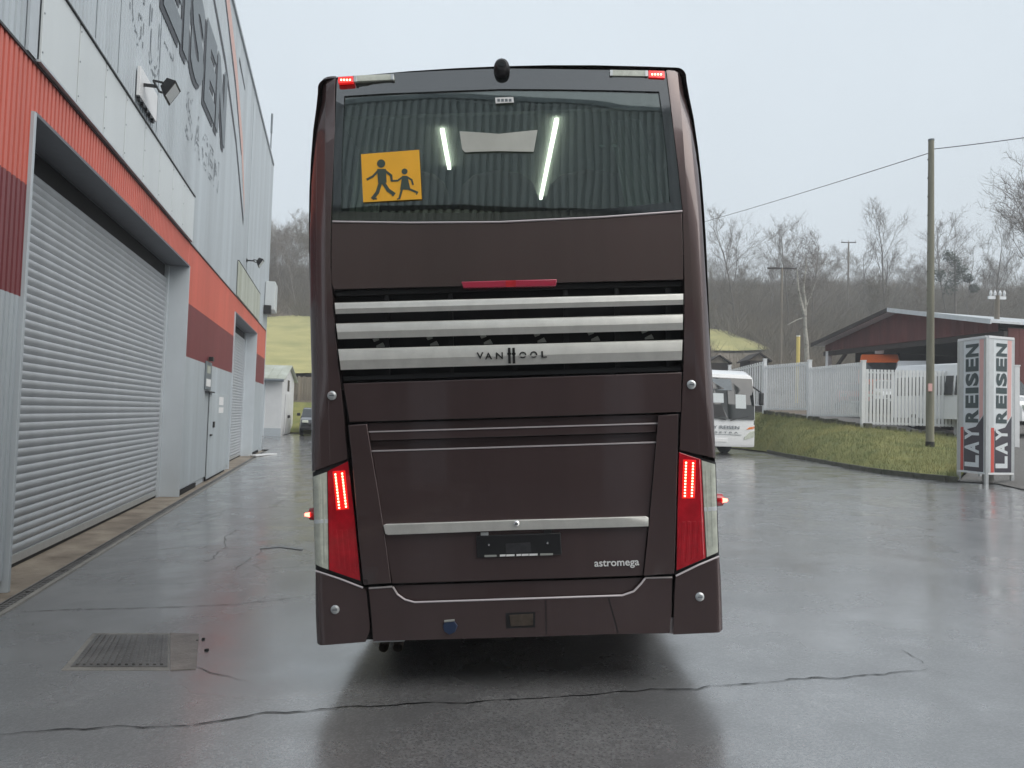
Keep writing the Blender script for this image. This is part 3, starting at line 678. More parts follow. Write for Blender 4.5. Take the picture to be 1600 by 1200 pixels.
# --- window glass with black border
glass=bp('rear_window',[(540,147),(784,138),(1030,140),(1036,185),(1043,250),(1048,317),(1000,322),(943,327),(743,334),(600,334),(532,331),(533,250),(537,180)],-.012,.006,'glass',None,.05,0)
G0=[(526.5,120),(600,115),(700,110),(784,107),(870,108),(960,109.5),(1040,111.5),(1048,173),(1058,255),(1065.5,328),(1000,333),(943,337),(780,345),(643,346),(519.5,344),(521,270),(523.5,197)]
Gi=[(538,150),(600,146),(700,142),(784,139),(870,139.5),(960,141),(1030,143),(1036,185),(1043,250),(1047.5,316),(1000,321),(943,326),(780,332),(643,333),(533,330),(533.5,250),(536.5,180)]
def ring(name,outer,inner,off,thick,m,parent=None,sub=4):
    vs=[];fs=[];n=len(outer); P=[]
    for i in range(n):
        for q in range(sub):
            a=q/sub; o=[outer[i][k]+(outer[(i+1)%n][k]-outer[i][k])*a for k in (0,1)]; ii=[inner[i][k]+(inner[(i+1)%n][k]-inner[i][k])*a for k in (0,1)]
            P.append((buv(*o,off),buv(*ii,off)))
    n=len(P)
    for o,ii in P:
        for (u,v) in (o,ii): vs.append((u,S(u,v)-off,v))
        for (u,v) in (o,ii): vs.append((u,S(u,v)-off+thick,v))
    for i in range(n):
        j=(i+1)%n; a,b=4*i,4*j
        fs+=[(a,b,b+1,a+1),(a+1,b+1,b+3,a+3),(a,a+2,b+2,b),(a+2,a+3,b+3,b+2)]
    return mesh(name,vs,fs,m,parent or coach,smooth=True,fix=True)
ring('window_border',G0,Gi,0,.03,'frit',glass)
mesh('rain_gutter',*(lambda q:(q.v,q.f))((lambda q:(q.tube([(u,S(u,v)-.004,v) for u,v in [buv(x,y,.004) for x,y in ((519.5,346.2),(643,348),(780,347),(943,339),(1066,330))]],.006,6),q)[1])(MB())),'pale_trim',glass)
# --- interior seen through the window
box('upper_ceiling',-1.08,1.08,.32,11,3.72,3.74,'int_grey',coach); box('upper_floor',-1.2,1.2,.30,11,2.02,2.05,'seat',coach)
box('partition',-1.15,1.15,11,11.02,2.05,3.72,'int_grey',coach)
def inlamp(p,q_,z):
    # strip on the ceiling: position from the pixel ray meeting the ceiling
    def hit(x,y):
        d=BBT@ray(x,y); c=BBT@(CP-BO); k=(z-c.z)/d.z; return c+d*k
    a,b=hit(*p),hit(*q_); m=MB(); m.beam(a,b,.026,.02); return m.build('ceiling_lamp','tube',coach)
inlamp((691,203),(702,263),3.70); l2=inlamp((870,187),(845,310),3.70)
for i,(ua,ub) in enumerate(((-1.02,-.42),(-.36,.25),(.30,.98))):
    pts=[]; 
    top=buv(800,262,t=1.0)[1]-.02*i
    pts=[(ua,2.05),(ua,top-.22),(ua+.04,top-.09),(ua+.12,top-.02),((ua+ub)/2,top+.02),(ub-.12,top-.02),(ub-.04,top-.09),(ub,top-.22),(ub,2.05)]
    prism('seat',pts,1,1.0,1.16,'seat',coach,bevel=.03)
ct=[buv(x,y,t=.30) for x,y in ((718,205),(780,209),(840,203),(834,237),(780,236),(740,237),(722,233))]
bp('paper_sheet',[(718,205),(780,209),(840,203),(834,237),(780,236),(740,237),(727,238),(722,233)],.002,.002,'int_pale',glass,.1,0)
# pleated curtains drawn across the inside of the window
for k,(x0,x1) in enumerate(((-1.06,-.86),(.80,1.06))):
    vs=[];fs=[];nn=70
    for i in range(nn+1):
        a=i/nn; bx=x0+(x1-x0)*a; ph=a*34+1.7*math.sin(a*9)
        for z,sp in ((2.62,1),(3.1,1.0),(3.70,.9)):
            vs.append((bx*sp+.01*math.sin(ph*2.1),.36+.02*math.sin(ph)+ .10*max(0,(z-2.9)),z))
    for i in range(nn):
        for j in range(2): fs.append((3*i+j,3*i+3+j,3*i+4+j,3*i+1+j))
    mesh('curtain',vs,fs,'curtain',coach,smooth=True,angle=60)
# stickers and school sign behind the glass
def onwin(name,px,m,off=-.02,thick=.002,parent=None): return bp(name,px,off,thick,m,parent or coach,.3,0)
ys_=onwin('school_bus_sign',[(564,241),(655,234),(659,311),(567.5,316)],'orange_sign',.002,.003); ys_['label']='orange school-transport sign with two walking children'
def zp(x,y): return (480+x/4.285,80+y/4.285)
q=MB()
def onp(px,off):
    u,v=buv(*px,off); return (u,S(u,v)-off,v)
def disc(cx,cy,r):
    k=len(q.v); n=14
    for i in range(n): q.v.append(onp(zp(cx+r*math.cos(i*2*math.pi/n),cy+r*math.sin(i*2*math.pi/n)),.0036))
    q.f.append(tuple(k+i for i in range(n)))
def stroke(pts,w):
    for (a,b) in zip(pts[:-1],pts[1:]):
        d=Vector((b[0]-a[0],b[1]-a[1])).normalized(); nn=Vector((-d.y,d.x))*w/2; k=len(q.v)
        a2=(a[0]-d.x*w*.3,a[1]-d.y*w*.3); b2=(b[0]+d.x*w*.3,b[1]+d.y*w*.3)
        for p,sg in ((a2,1),(b2,1),(b2,-1),(a2,-1)): q.v.append(onp(zp(p[0]+nn.x*sg,p[1]+nn.y*sg),(.0033+.00006*(k%7))))
        q.f.append((k,k+1,k+2,k+3))
def poly(pts):
    k=len(q.v); q.v+=[onp(zp(*p),.0038) for p in pts]; q.f.append(tuple(range(k,k+len(pts))))
disc(495,752,28); poly([(468,788),(527,788),(532,880),(475,882)]); stroke([(475,800),(440,838),(402,858)],15); stroke([(520,800),(562,832),(566,866)],16); stroke([(490,882),(470,945),(440,984)],24); stroke([(508,878),(542,930),(580,956)],24); stroke([(440,984),(464,988)],10); stroke([(580,950),(572,966)],12)
disc(652,805,20); poly([(636,834),(670,834),(692,927),(622,927)]); stroke([(640,842),(606,866),(568,868)],12); stroke([(668,842),(700,862),(708,892)],12); stroke([(634,925),(618,984)],14); stroke([(672,918),(738,946)],14); stroke([(618,986),(604,990)],8); stroke([(738,944),(732,958)],8)
pg=q.build('pictogram','picto',ys_,fix=False)
st=onwin('window_sticker',[(773.5,152.5),(802,151.5),(803,160),(774.5,161.5)],'white_ink',.004,.002,glass)
for i in range(4): onwin('sticker_print',[(777+i*6,154.5),(781+i*6,154.3),(781.3+i*6,158.5),(777.3+i*6,158.7)],'let_grey',.0055,.001,st)
for x in (940,960): onwin('hook',[(x-5,226),(x+5,226),(x+6,229),(x-3,230)],'chrome',-.025,.01)
# --- roof camera and upper lamps
u,v=buv(784,107); ty=S(u,v)
q=MB(); q.add([(u+.062*a*math.cos(b),ty-.02+.09*((a)-1),v+.005+.068*a*math.sin(b)) for a,b in []],[])
for rr,yy in ((.052,.10),(.052,.0),(.046,-.035),(.030,-.05)):
    for i in range(16): q.v.append((u+rr*math.cos(i*math.pi/8),ty-.03+yy,v-.012+rr*1.05*math.sin(i*math.pi/8)))
for a in range(3):
    for i in range(16): q.f.append((a*16+i,a*16+(i+1)%16,(a+1)*16+(i+1)%16,(a+1)*16+i))
q.f.append(tuple(48+i for i in range(16)))
rc=q.build('reversing_camera','black',coach,smooth=True)
q=MB(); q.tube([(u,ty-.080,v-.012),(u,ty-.086,v-.012)],.016,12); q.build('camera_lens','glass_side',rc)
for sg,red,clr in ((0,[(528,120),(551.5,118.5),(552,128.5),(528.5,130)],[(552.5,118),(615,115.5),(616,124.5),(553,127.5)]),(1,[(1013.5,110),(1038,111),(1039,121.5),(1014,120.5)],[(953,109),(1012.5,110),(1013,119),(953.5,118)])):
    a=bp('upper_marker_lamp',red,.012,.03,'led_glow',None,.3,.003); 
    b=bp('upper_lamp_lens',clr,.010,.03,'lens_clear',None,.3,.003)
    cx=sum(p[0] for p in red)/4; cy=sum(p[1] for p in red)/4
    for i in range(4):
        u_,v_=buv(cx-7+i*4.6,cy+(.3 if sg==0 else .1),.016); q=MB(); q.tube([(u_,S(u_,v_)-.0115,v_),(u_,S(u_,v_)-.0165,v_)],.006,8); q.build('led','led',a)
    for i in (0,1):
        x0=clr[0][0]+ (0 if i==0 else clr[1][0]-clr[0][0]-4.5); bp('lamp_end_cap',[(x0,clr[0][1]+(clr[1][1]-clr[0][1])*i),(x0+4.5,clr[0][1]+(clr[1][1]-clr[0][1])*i),(x0+4.7,clr[3][1]+(clr[2][1]-clr[3][1])*i),(x0+.2,clr[3][1]+(clr[2][1]-clr[3][1])*i)],.013,.01,'alu',b,.3,.001)
# --- upper panel and brake lamp
bp('upper_panel',[(518,348),(643,349.5),(780,348.5),(943,340.5),(1065.5,332),(1067.5,400),(1068,436.5),(872,441.5),(720,447),(521,452),(517.5,440),(517.5,400)],.0,.03,'paint')
br=bp('high_brake_lamp',[(720.5,440),(870.5,436),(868.5,446.8),(724,450)],.022,.05,'brake',None,.3,.005)
bp('lamp_divider',[(790,438.5),(806,438),(806,447.8),(790,448.3)],.024,.004,'lens_red',br,.3,0)
# --- engine grille
solid('grille_backing',[buv(x,y,-.10) for x,y in ((512,446),(1072,428),(1072,592),(525,608))],S,-.11,.02,'black',coach,.2,0)
bp('grille_top_rail',[(524,456),(1064,440),(1064,447),(524,463)],-.04,.02,'black',None,.3,.002); bp('grille_bottom_rail',[(536,588),(1064,572),(1064,580),(537,595)],-.04,.02,'black',None,.3,.002)
for x in (600,700,800,880,960,1040): bp('grille_stay',[(x,450),(x+7,450),(x+9,588),(x+2,588)],-.055,.02,'black',None,.3,.001)
for i in range(7):
    x=588+i*84.0; y=538-(x-588)*.0305; bp('grille_clip',[(x-6,y-8),(x+2,y-12),(x+4,y-7),(x-4,y-4)],-.06,.015,'int_grey',None,.3,.001); bp('grille_clip',[(x,y+2),(x+10,y-3),(x+14,y+4),(x,y+5)],-.06,.015,'int_grey',None,.3,.001)
def slat(lt,lb,rt,rb,lip):
    # folded steel slat: top lip, upper face, lower face
    n=16; vs=[];fs=[]
    for i in range(n+1):
        a=i/n; top=(lt[0]+(rt[0]-lt[0])*a,lt[1]+(rt[1]-lt[1])*a); bot=(lb[0]+(rb[0]-lb[0])*a,lb[1]+(rb[1]-lb[1])*a)
        for f,o in ((0,-.03),(0,.006),(.06,.016),(.12,.018),(.55,.024),(1,.012),(1,-.02)):
            px=(top[0]+(bot[0]-top[0])*f,top[1]+(bot[1]-top[1])*f); u_,v_=buv(*px,o); vs.append((u_,S(u_,v_)-o,v_))
    for i in range(n):
        for j in range(6): fs.append((7*i+j,7*i+7+j,7*i+8+j,7*i+1+j))
    fs+=[tuple(range(7)),tuple(7*n+j for j in range(6,-1,-1))]
    return mesh('grille_slat',vs,fs,'steel',coach,smooth=True,angle=12,fix=True)
slat((523,473),(524.5,490.5),(1067.5,458.5),(1067.5,476),2); slat((525,505.5),(528,530),(1067,490.7),(1067,515.5),2); s3=slat((528.5,545.5),(532.5,578),(1066.5,530.8),(1065.3,562.6),2)
# brand letters on the lowest slat
def bmat(px,off,dirpx=None):
    u_,v_=buv(*px,off); return frame2(Vector((u_,S(u_,v_)-off,v_)),Vector((1,0,0)),Vector((0,0,1)),Vector((0,-1,0)))
sc_px=BY/1200*1.0
for ch,x,w_,y in (('V',745,10.5,561),('A',758,11,561.5),('N',775,11,561),('O',811.5,11,560),('O',828.5,11.2,559.3),('L',846,8.5,559)):
    text('brand_letter',ch,'black_ink',s3,bmat((x,y),.0255),w_*sc_px,10.2*sc_px,bold=.02,ext=.002)
for x in (794.3,801.2):
    a=bmat((x,568),.0255); q=MB()
    w_=4*sc_px; h_=24.5*sc_px
    q.box(0,w_,-.0002,.002,0,h_); q.box(-.25*w_,1.25*w_,-.0002,.0022,h_*.56,h_*.68); o=q.build('brand_letter','black_ink',s3); o.matrix_local=a@Matrix.Rotation(R(-90),4,'X')@Matrix.Diagonal((1,1,1,1)) if 0 else a@Matrix(((1,0,0,0),(0,0,1,0),(0,-1,0,0),(0,0,0,1)))
for x in (817,834.3): bp('letter_gap',[(x-6,555.6),(x+6,555.2),(x+6,556.6),(x-6,557)],.0285,.001,'steel',s3,.3,0)
# --- lower rear panels
bp('middle_panel',[(536.5,599.5),(800,591),(1065,582),(1064,643.5),(1026,645),(800,652),(574,658.5),(546,659.5)],.0,.03,'paint')
bp('hatch_rib',[(576,675.5),(1027,662),(1025,675),(579,688.5)],.0,.03,'paint'); bp('hatch_groove',[(576,661),(1028,647),(1026,662),(576,676)],-.035,.01,'paint'); bp('hatch_groove',[(579,689),(1025,676),(1024,692),(581,706)],-.04,.01,'paint')
bp('trim_strip',[(576,673.8),(1027.5,660.5),(1027.5,662.5),(576.5,675.8)],.008,.012,'pale_trim',None,.3,.001); bp('trim_strip',[(580.5,703.8),(1024.5,690),(1024.5,692.3),(581,706)],.008,.012,'pale_trim',None,.3,.001)
hatch=bp('engine_hatch',[(581.5,706.5),(1024,693),(1020,740),(1011,830),(1004,899),(800,905.5),(613,911.5),(600,830),(588,745)],.004,.03,'paint',None,.12,.004)
bp('hatch_side_trim',[(544,664.5),(573,662.5),(580,706),(591,770),(601,836),(611,911),(568,914),(560,840),(551,730)],.022,.05,'paint',None,.12,.010)
bp('hatch_side_trim',[(1029,649),(1060,647.5),(1058,730),(1056,820),(1053.5,896),(1006,899.5),(1014,822),(1021,745)],.022,.05,'paint',None,.12,.010)
bar=bp('chrome_handle_bar',[(599,821),(602,819.5),(800,813),(1010,807.3),(1013.5,809),(1013,822.5),(800,828.5),(606,836),(602,834)],.032,.045,'steel',None,.2,.006)
def knob(name,x,y,r,off,dep,m,parent=None,slot=True):
    u_,v_=buv(x,y,off); t_=S(u_,v_)-off; q=MB(); q.tube([(u_,t_+.01,v_),(u_,t_-dep*.6,v_),(u_,t_-dep,v_)],[r,r,r*.6],16); o=q.build(name,m,parent or coach,smooth=True,angle=30)
    if slot: box('slot',u_-r*.55,u_+r*.55,t_-dep-.002,t_-dep+.001,v_-r*.12,v_+r*.12,'let_grey',o)
    return o
knob('hatch_lock',807,818,.017,.032,.012,'chrome',bar)
for x,y,r in ((519,618,.028),(1080,601,.028),(524,952,.027),(1093,932,.027)): knob('parking_sensor',x,y,r,.0,.016,'alu')
# plate holder
ph=bp('plate_holder',[(744,837.5),(876,832.5),(878,866.5),(745,872)],.018,.02,'black',None,.3,.005)
bp('plate_recess',[(790,850),(829,847.5),(830,863),(791,865)],.0195,.003,'plate_grey',ph,.3,0)
for x,y in ((764,851.5),(855.5,848.3)): knob('plate_screw',x,y,.0065,.019,.003,'chrome',ph,False)
for x0,x1 in ((757,776),(781,790),(791,804),(807,814),(815,826),(827,840),(844,864)):
    y0=867.3-(x0-757)*.0285; bp('holder_print',[(x0,y0),(x1,y0-.4),(x1,y0+2.6),(x0,y0+3.1)],.0195,.002,'white_ink' if 778<x0<842 else 'int_grey',ph,.3,0)
for x,y in ((757,832),(856,828.5)): bp('plate_lamp',[(x-6,y),(x+6,y-.4),(x+6,y+4.5),(x-6,y+5)],.02,.03,'alu' if x<800 else 'black',None,.3,.002)
text('model_name','astromega','white_ink',hatch,bmat((929,889.2),.0045),69.5*sc_px,13*sc_px,bold=.012,ext=.002)
# --- bumper
bp('bumper_shelf',[(613,915),(800,909),(1005,902.5),(1000,912),(990,923),(972,929),(800,935),(648,940),(630,933),(620,925)],-.02,.03,'paint',None,.12,.004)
bp('bumper',[(576,921),(612,918.5),(621,929),(633,937),(648,941.5),(800,936.5),(972,930.8),(990,925),(1002,913),(1008,904.5),(1050,903.5),(1049,960),(1046,989.5),(950,991),(800,996),(690,999),(583,1002),(580,960)],.004,.05,'paint',None,.10,.005)
q=MB(); q.tube([onp(p,.006) for p in ((614,917),(621,928.5),(633,937),(648,941),(800,936),(972,930.3),(990,924),(1002,911.5),(1008,903.5))],.0062,6); q.build('bumper_edge','pale_trim',coach)
bp('trim_strip',[(576,918),(612.5,915.8),(613,918),(576,920.5)],.008,.012,'pale_trim',None,.3,.001); bp('trim_strip',[(1008.5,902),(1050.5,901.2),(1050.5,903.3),(1008.5,904.2)],.008,.012,'pale_trim',None,.3,.001)
bp('bumper_seam',[(852,938.5),(853.3,938.5),(854.3,992),(853,992)],.0052,.002,'dark',None,.3,0); bp('bumper_seam',[(950,933),(951.5,933),(966.5,989),(965,989.5)],.0052,.002,'dark',None,.3,0)
tow=bp('tow_eye_recess',[(790,958),(836,956),(836.5,980),(791,982)],.0055,.004,'dark',None,.3,0); bp('tow_cover',[(796,961),(833,959),(833,977),(798,979)],.0072,.003,'rust',tow,.3,.001)
bl=bp('hitch_socket',[(695,971),(709,970),(715,978),(711,988),(702,992),(694,987),(692,979)],.014,.02,'blue',None,.3,.004); bp('socket_lid',[(694,970),(710,968.5),(710,971),(694,972.5)],.02,.02,'int_grey',bl,.3,.001)
LC=[(493,893),(530,905),(567,919),(572,922),(576,960),(578,984),(571,1003),(500,1008),(495.5,1004),(494,990),(493,940)]
RC=[(1124,870),(1090,884),(1056,900.5),(1054,930),(1052,991.5),(1124,988),(1129,983),(1128,950),(1126,900)]
bpc('bumper_corner',LC,.004,.16,'paint'); bpc('bumper_corner',RC,.004,.16,'paint')
for P in (((493.5,892),(530,904),(567,918.2)),((1056,899.8),(1090,883.2),(1123.5,869.2))):
    q=MB(); q.tube([(max(-hw(p[2])+.004,min(hw(p[2])-.004,p[0])),p[1],p[2]) for p in [onp(x,.007) for x in P]],.006,6); q.build('corner_edge','pale_trim',coach)
bp('gap_daylight',[(1047.5,966),(1051,965),(1051,990),(1047,990.5)],-.02,.02,'pale_trim',None,.3,.001)  # bright ground seen through the bumper gap, put in as a pale strip
# --- tail lamps
for side,(red,clr,back,c1,c2) in enumerate((([(511.8,736.5),(543.5,721),(554,810),(563,907.5),(514.5,890.5)],[(489,745),(510.5,737.5),(513,890),(493,881.5),(491,820)],[(486.3,737.5),(543.5,718.5),(565.5,914),(493,889.5)],((524,741.4),(530,793.5)),((534.6,740),(540.6,791.6))),
   ([(1061,706.5),(1095.5,718),(1103,872),(1057,892),(1058.5,800)],[(1096.5,719.5),(1117.5,725.5),(1120,800),(1122,862.5),(1104.5,870.5)],[(1060.5,704.5),(1118.5,722),(1123.5,866),(1055.5,897.5)],((1072,723),(1070,775)),((1083,724),(1081,775))))):
    tl=bpc('tail_lamp',back,-.012,.10,'black')
    rl=bpc('red_lens',red,.004,.014,'lens_red',tl); bpc('clear_lens',clr,.003,.014,'lens_clear',tl)
    a,b=c1; c,d=c2
    ex=3.6
    xa=min(a[0],b[0],c[0],d[0])
    glow=[(a[0]-ex-1,a[1]-5),(c[0]+ex+1,c[1]-5),(d[0]+ex+1,d[1]+4),(b[0]-ex-1,b[1]+4)]
    bp('lit_reflector',glow,.0065,.004,'led_glow',tl,.1,.001)
    for (p,q_) in (c1,c2):
        for i in range(12):
            f=i/11; u_,v_=buv(p[0]+(q_[0]-p[0])*f,p[1]+(q_[1]-p[1])*f,.008); m_=MB(); t_=S(u_,v_)-.0068; m_.tube([(u_,t_+.001,v_),(u_,t_-.004,v_)],.0058,8); m_.build('led','led',tl)
    # inner relief of the lens
    x0=red[4 if side==0 else 3][0]
    if side==0: 
        for i in range(4): bp('lens_rib',[(521+i*8.5,829),(526+i*8.5,827.5),(531+i*8.5,887+i*3.2),(526+i*8.5,885+i*3.2)],.0055,.003,'lens_red',tl,.2,.001)
        bpc('lens_band',[(490.5,812),(512,811),(512.3,817),(490.8,818)],.0045,.003,'sign_white',tl,.2,.001)
        for i in (0,1): bp('lens_rib',[(496+i*8,755),(498.5+i*8,754),(503+i*6,878),(500.5+i*6,878)],.0045,.003,'lens_clear',tl,.2,.001)
    else:
        for i in range(4): bp('lens_rib',[(1066+i*8.5,815),(1071+i*8.5,815),(1067.5+i*8.8,880-i*3.5),(1062.5+i*8.8,882-i*3.5)],.0055,.003,'lens_red',tl,.2,.001)
        bpc('lens_band',[(1100,793),(1120,791),(1120.5,797.5),(1100.5,799.5)],.0045,.003,'sign_white',tl,.2,.001)
        for i in (0,1): bp('lens_rib',[(1102+i*8,735),(1104.5+i*8,734),(1108.5+i*7,853),(1106+i*7,854)],.0045,.003,'lens_clear',tl,.2,.001)
# side marker lamps
for sg,(x,y) in ((-1,(486,803)),(1,(1122.5,781))):
    d=BBT@ray(x,y); c=BBT@(CP-BO); k=(.30-c.y)/d.y; p=c+d*k
    e=hw(p.z); q=MB(); q.tube([(sg*(e-.01),.30,p.z),(sg*(e+.07),.30,p.z),(sg*(e+.082),.30,p.z)],[.05,.04,.02],10); sm=q.build('side_marker_lamp','lens_red',coach,smooth=True)
    q=MB(); q.tube([(sg*(e+.062),.262,p.z),(sg*(e+.094),.268,p.z)],[.016,.010],8); q.build('bulb','marker',sm)
# exhaust, underbody
ex=bp('exhaust_plate',[(584,1001.5),(632,1000),(632,1002.3),(584,1004)],-.05,.05,'alu',None,.3,.002)
for x in (600,622):
    u_,v_=buv(x,1008,t=.12); q=MB(); q.tube([(u_,.45,v_+.04),(u_,.16,v_+.01),(u_,.10,v_-.012)],.032,10,cap=False); q.build('exhaust_pipe','rust',coach,smooth=True)
box('underbody',-1.12,1.12,.35,13.3,.36,.46,'dark',coach)
# side windows, wheels, mirrors (rest of the vehicle)
for sg in (-1,1):
    for v0,v1,t0,t1,nn in ((2.55,3.45,.75,13.0,7),(1.35,2.1,4.5,12.9,5)):
        for i in range(nn):
            a=t0+(t1-t0)*i/nn+.02; b=t0+(t1-t0)*(i+1)/nn-.02
            vs=[]
            for z in (v0,v1):
                for y in (a,b): vs.append((sg*(hw(z)+.004),y,z))
            mesh('side_window',[vs[0],vs[1],vs[3],vs[2]],[(0,1,2,3) if sg>0 else (3,2,1,0)],'glass_side',coach)
def wheel_parts(parent,x,y,z,r,w,sg,rimm='alu'):
    q=MB(); q.tube([(x-w/2,y,z),(x-w/2+.03,y,z),(x+w/2-.03,y,z),(x+w/2,y,z)],[r-.04,r,r,r-.04],28); ty_=q.build('wheel','rubber',parent,smooth=True,angle=25)
    q=MB(); xo=x+sg*(w/2+.004); q.tube([(xo-sg*.05,y,z),(xo,y,z),(xo+sg*.01,y,z)],[r*.62,r*.6,r*.2],20); q.build('rim',rimm,ty_,smooth=True,angle=25)
    return ty_
BMI=BM.inverted()
for t_ in (3.0,4.35,11.1):
    for sg in (-1,1):
        wp_=BM@Vector((sg*1.07,t_,.5)); zg=(BMI@Vector((wp_.x,wp_.y,yard_z(wp_.x,wp_.y)))).z
        wheel_parts(coach,sg*1.07,t_,zg+.50,.505,.34,sg)
        solid('wheel_arch',[(t_-.58,.34),(t_+.58,.34),(t_+.58,.8),(t_+.4,1.05),(t_-.4,1.05),(t_-.58,.8)],lambda u,v:0,0,.01,'dark',coach,9,0).matrix_local=Matrix(((0,-sg*1.0,0,sg*1.277),(1,0,0,0),(0,0,1,0),(0,0,0,1)))
# ================================================================ WHITE COACH (far right, front view)
wc=empty('white_coach',(8.5,30.2,yard_z(8.5,30.2)),(0,0,R(14)))
tag(wc,'white single-deck coach facing us behind the brown coach, sun-lit grass to its right' if 0 else 'white single-deck coach parked facing us at the far right of the yard','coach')
def loft(name,secs,m,parent,closed=True,angle=35):
    n=len(secs[0]); vs=[p for s in secs for p in s]; fs=[]
    for i in range(len(secs)-1):
        for j in range(n): fs.append((i*n+j,i*n+(j+1)%n,(i+1)*n+(j+1)%n,(i+1)*n+j))
    fs+=[tuple(range(n))[::-1],tuple((len(secs)-1)*n+j for j in range(n))]
    return mesh(name,vs,fs,m,parent,smooth=True,angle=angle,fix=True)
def rrect(w,z0,z1,y,r=.18,tw=1.0):
    pts=[]
    for cx,cz,a0 in ((w-r,z1-r,0),(-w+r,z1-r,90),(-w+.06,z0+.06,180),(w-.06,z0+.06,270)):
        rr=r if a0<180 else .06
        for a in range(0,91,30):
            x=cx*(tw if a0<180 else 1)+rr*math.cos(R(a0+a)); z=cz+rr*math.sin(R(a0+a)); pts.append((x,y,z))
    return pts
loft('body',[rrect(1.14,.42,1.35,-.02,.3),rrect(1.22,.34,2.3,.03,.25),rrect(1.25,.32,3.2,.25,.25),rrect(1.275,.32,3.38,.7,.2),rrect(1.275,.32,3.4,11.8,.2)],'white_car',wc)
def wcp(name,pts,off,m,parent=None,bev=.008,th=.05):
    vs=[];n=len(pts)
    def yy(z,x): return float(np.interp(z,[.4,1.35,2.3,3.0,3.3],[-.02,-.02,.04,.20,.36]))+.05*(x/1.25)**4
    b=[(x,yy(z,x)-off,z) for x,z in pts]; f=[(x,yy(z,x)-off+th,z) for x,z in pts]
    return mesh(name,b+f,[tuple(range(n)),tuple(range(2*n-1,n-1,-1))]+[(i,(i+1)%n,n+(i+1)%n,n+i) for i in range(n)],m,parent or wc,fix=True,bevel=bev)
ws_=[]
for a,b in ((-1.16,-.6),(-.6,0),(0,.6),(.6,1.16)):
    w_=wcp('windscreen_pane',[(a,1.42),(b,1.42),(b,2.0),(b,2.6),(b,3.05),(a,3.05),(a,2.6),(a,2.0)],.075,'glass_side',None,0,.09)
wcp('sun_blind',[(-1.1,2.55),(.2,2.55),(.2,3.0),(-1.1,3.0)],.082,'let_grey',None,0,.002)
wcp('paper_board',[(-.9,2.05),(-.2,2.05),(-.2,2.42),(-.9,2.42)],.082,'panel_white',None,0,.002); wcp('paper_board',[(.32,1.85),(.78,1.85),(.78,2.4),(.32,2.4)],.082,'panel_white',None,0,.002)
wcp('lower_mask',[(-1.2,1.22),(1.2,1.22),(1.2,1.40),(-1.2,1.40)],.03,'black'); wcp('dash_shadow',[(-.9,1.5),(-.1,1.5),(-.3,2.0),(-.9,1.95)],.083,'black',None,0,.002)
for sg in (-1,1):
    h=wcp('headlamp',[(sg*.72,.62),(sg*1.16,.72),(sg*1.2,.98),(sg*1.0,.96),(sg*.75,.74)],.04,'lens_clear'); wcp('indicator',[(sg*.82,1.03),(sg*1.18,1.05),(sg*1.2,1.16),(sg*.95,1.12)],.035,'amber')
    m_=box('mirror',sg*1.33-.09,sg*1.33+.09,-.3,-.18,2.0,2.5,'black',wc,bevel=.04); q=MB(); q.beam((sg*1.2,.2,2.75),(sg*1.33,-.22,2.5),.05,.05); q.build('mirror_arm','black',m_)
    q=MB(); q.beam((sg*.1,-.09,1.38),(sg*.9,-.06,1.55),.025,.03); q.build('wiper','black',wc)
    for y in (2.2,8.6): wheel_parts(wc,sg*1.12,y,.48,.48,.28,sg)
    for i in range(6):
        a=1.2+i*1.7; mesh('side_window',[(sg*1.279,a,1.5),(sg*1.279,a+1.62,1.5),(sg*1.279,a+1.62,2.9),(sg*1.279,a,2.9)],[(0,1,2,3) if sg>0 else (3,2,1,0)],'glass_side',wc)
wcp('number_plate',[(-.55,.52),(.0,.52),(.0,.66),(-.55,.66)],.04,'white_ink'); wcp('bumper_seam',[(-1.15,.80),(.6,.80),(.6,.815),(-1.15,.815)],.026,'let_grey',None,0)
wcp('roof_cap',[(-1.05,3.1),(1.05,3.1),(1.0,3.22),(-1.0,3.22)],.0,'white_car')
text('operator_name','LAY REISEN','let_grey',wc,frame2(Vector((-.95,-.055,1.03)),Vector((1,0,0)),Vector((0,0,1)),Vector((0,-1,0))),1.45,.13,bold=.01)
text('maker_name','S E T R A','let_grey',wc,frame2(Vector((-.55,-.055,.86)),Vector((1,0,0)),Vector((0,0,1)),Vector((0,-1,0))),1.0,.07,bold=.01)
# ================================================================ WHITE FENCE
fe=empty('white_fence',FB[2]); tag(fe,'white slatted metal fence along the top of the grass bank','fence'); finv=Matrix.Translation(-fe.location)
def fpart(mb,name,m,bevel=0,parent=fe):
    o=mb.build(name,m,None,bevel=bevel); o.parent=parent; o.matrix_parent_inverse=finv; return o
FH=2.15; prev=None
segs=[(FB[0],FB[1],16),(FB[1],FB[2],24),(FB[2],FB[3],26),(FB[3],FB[4],25)]
for a,b,n in segs:
    zb=(a.z+b.z)/2-.05; d=(b-a); d.z=0; d.normalize()
    A=Vector((a.x,a.y,zb))+d*.08; B=Vector((b.x,b.y,zb))-d*.08; L=(B-A).length
    for z in (.06,FH-.12):
        q=MB(); q.beam(A+Vector((0,.0,z)),B+Vector((0,0,z)),.05,.07); fpart(q,'rail','white_paint')
    nrm=Vector((d.y,-d.x,0)); 
    for i in range(n):
        p=A+d*(L*(i+.5)/n)+nrm*.04; q=MB(); w2=L/n*(.30 if n<25 else .36)
        q.add([p-d*w2+nrm*.008,p+d*w2+nrm*.008,p+d*w2-nrm*.008,p-d*w2-nrm*.008]+[v+Vector((0,0,FH)) for v in (p-d*w2+nrm*.008,p+d*w2+nrm*.008,p+d*w2-nrm*.008,p-d*w2-nrm*.008)],BF)
        fpart(q,'slat','white_paint')
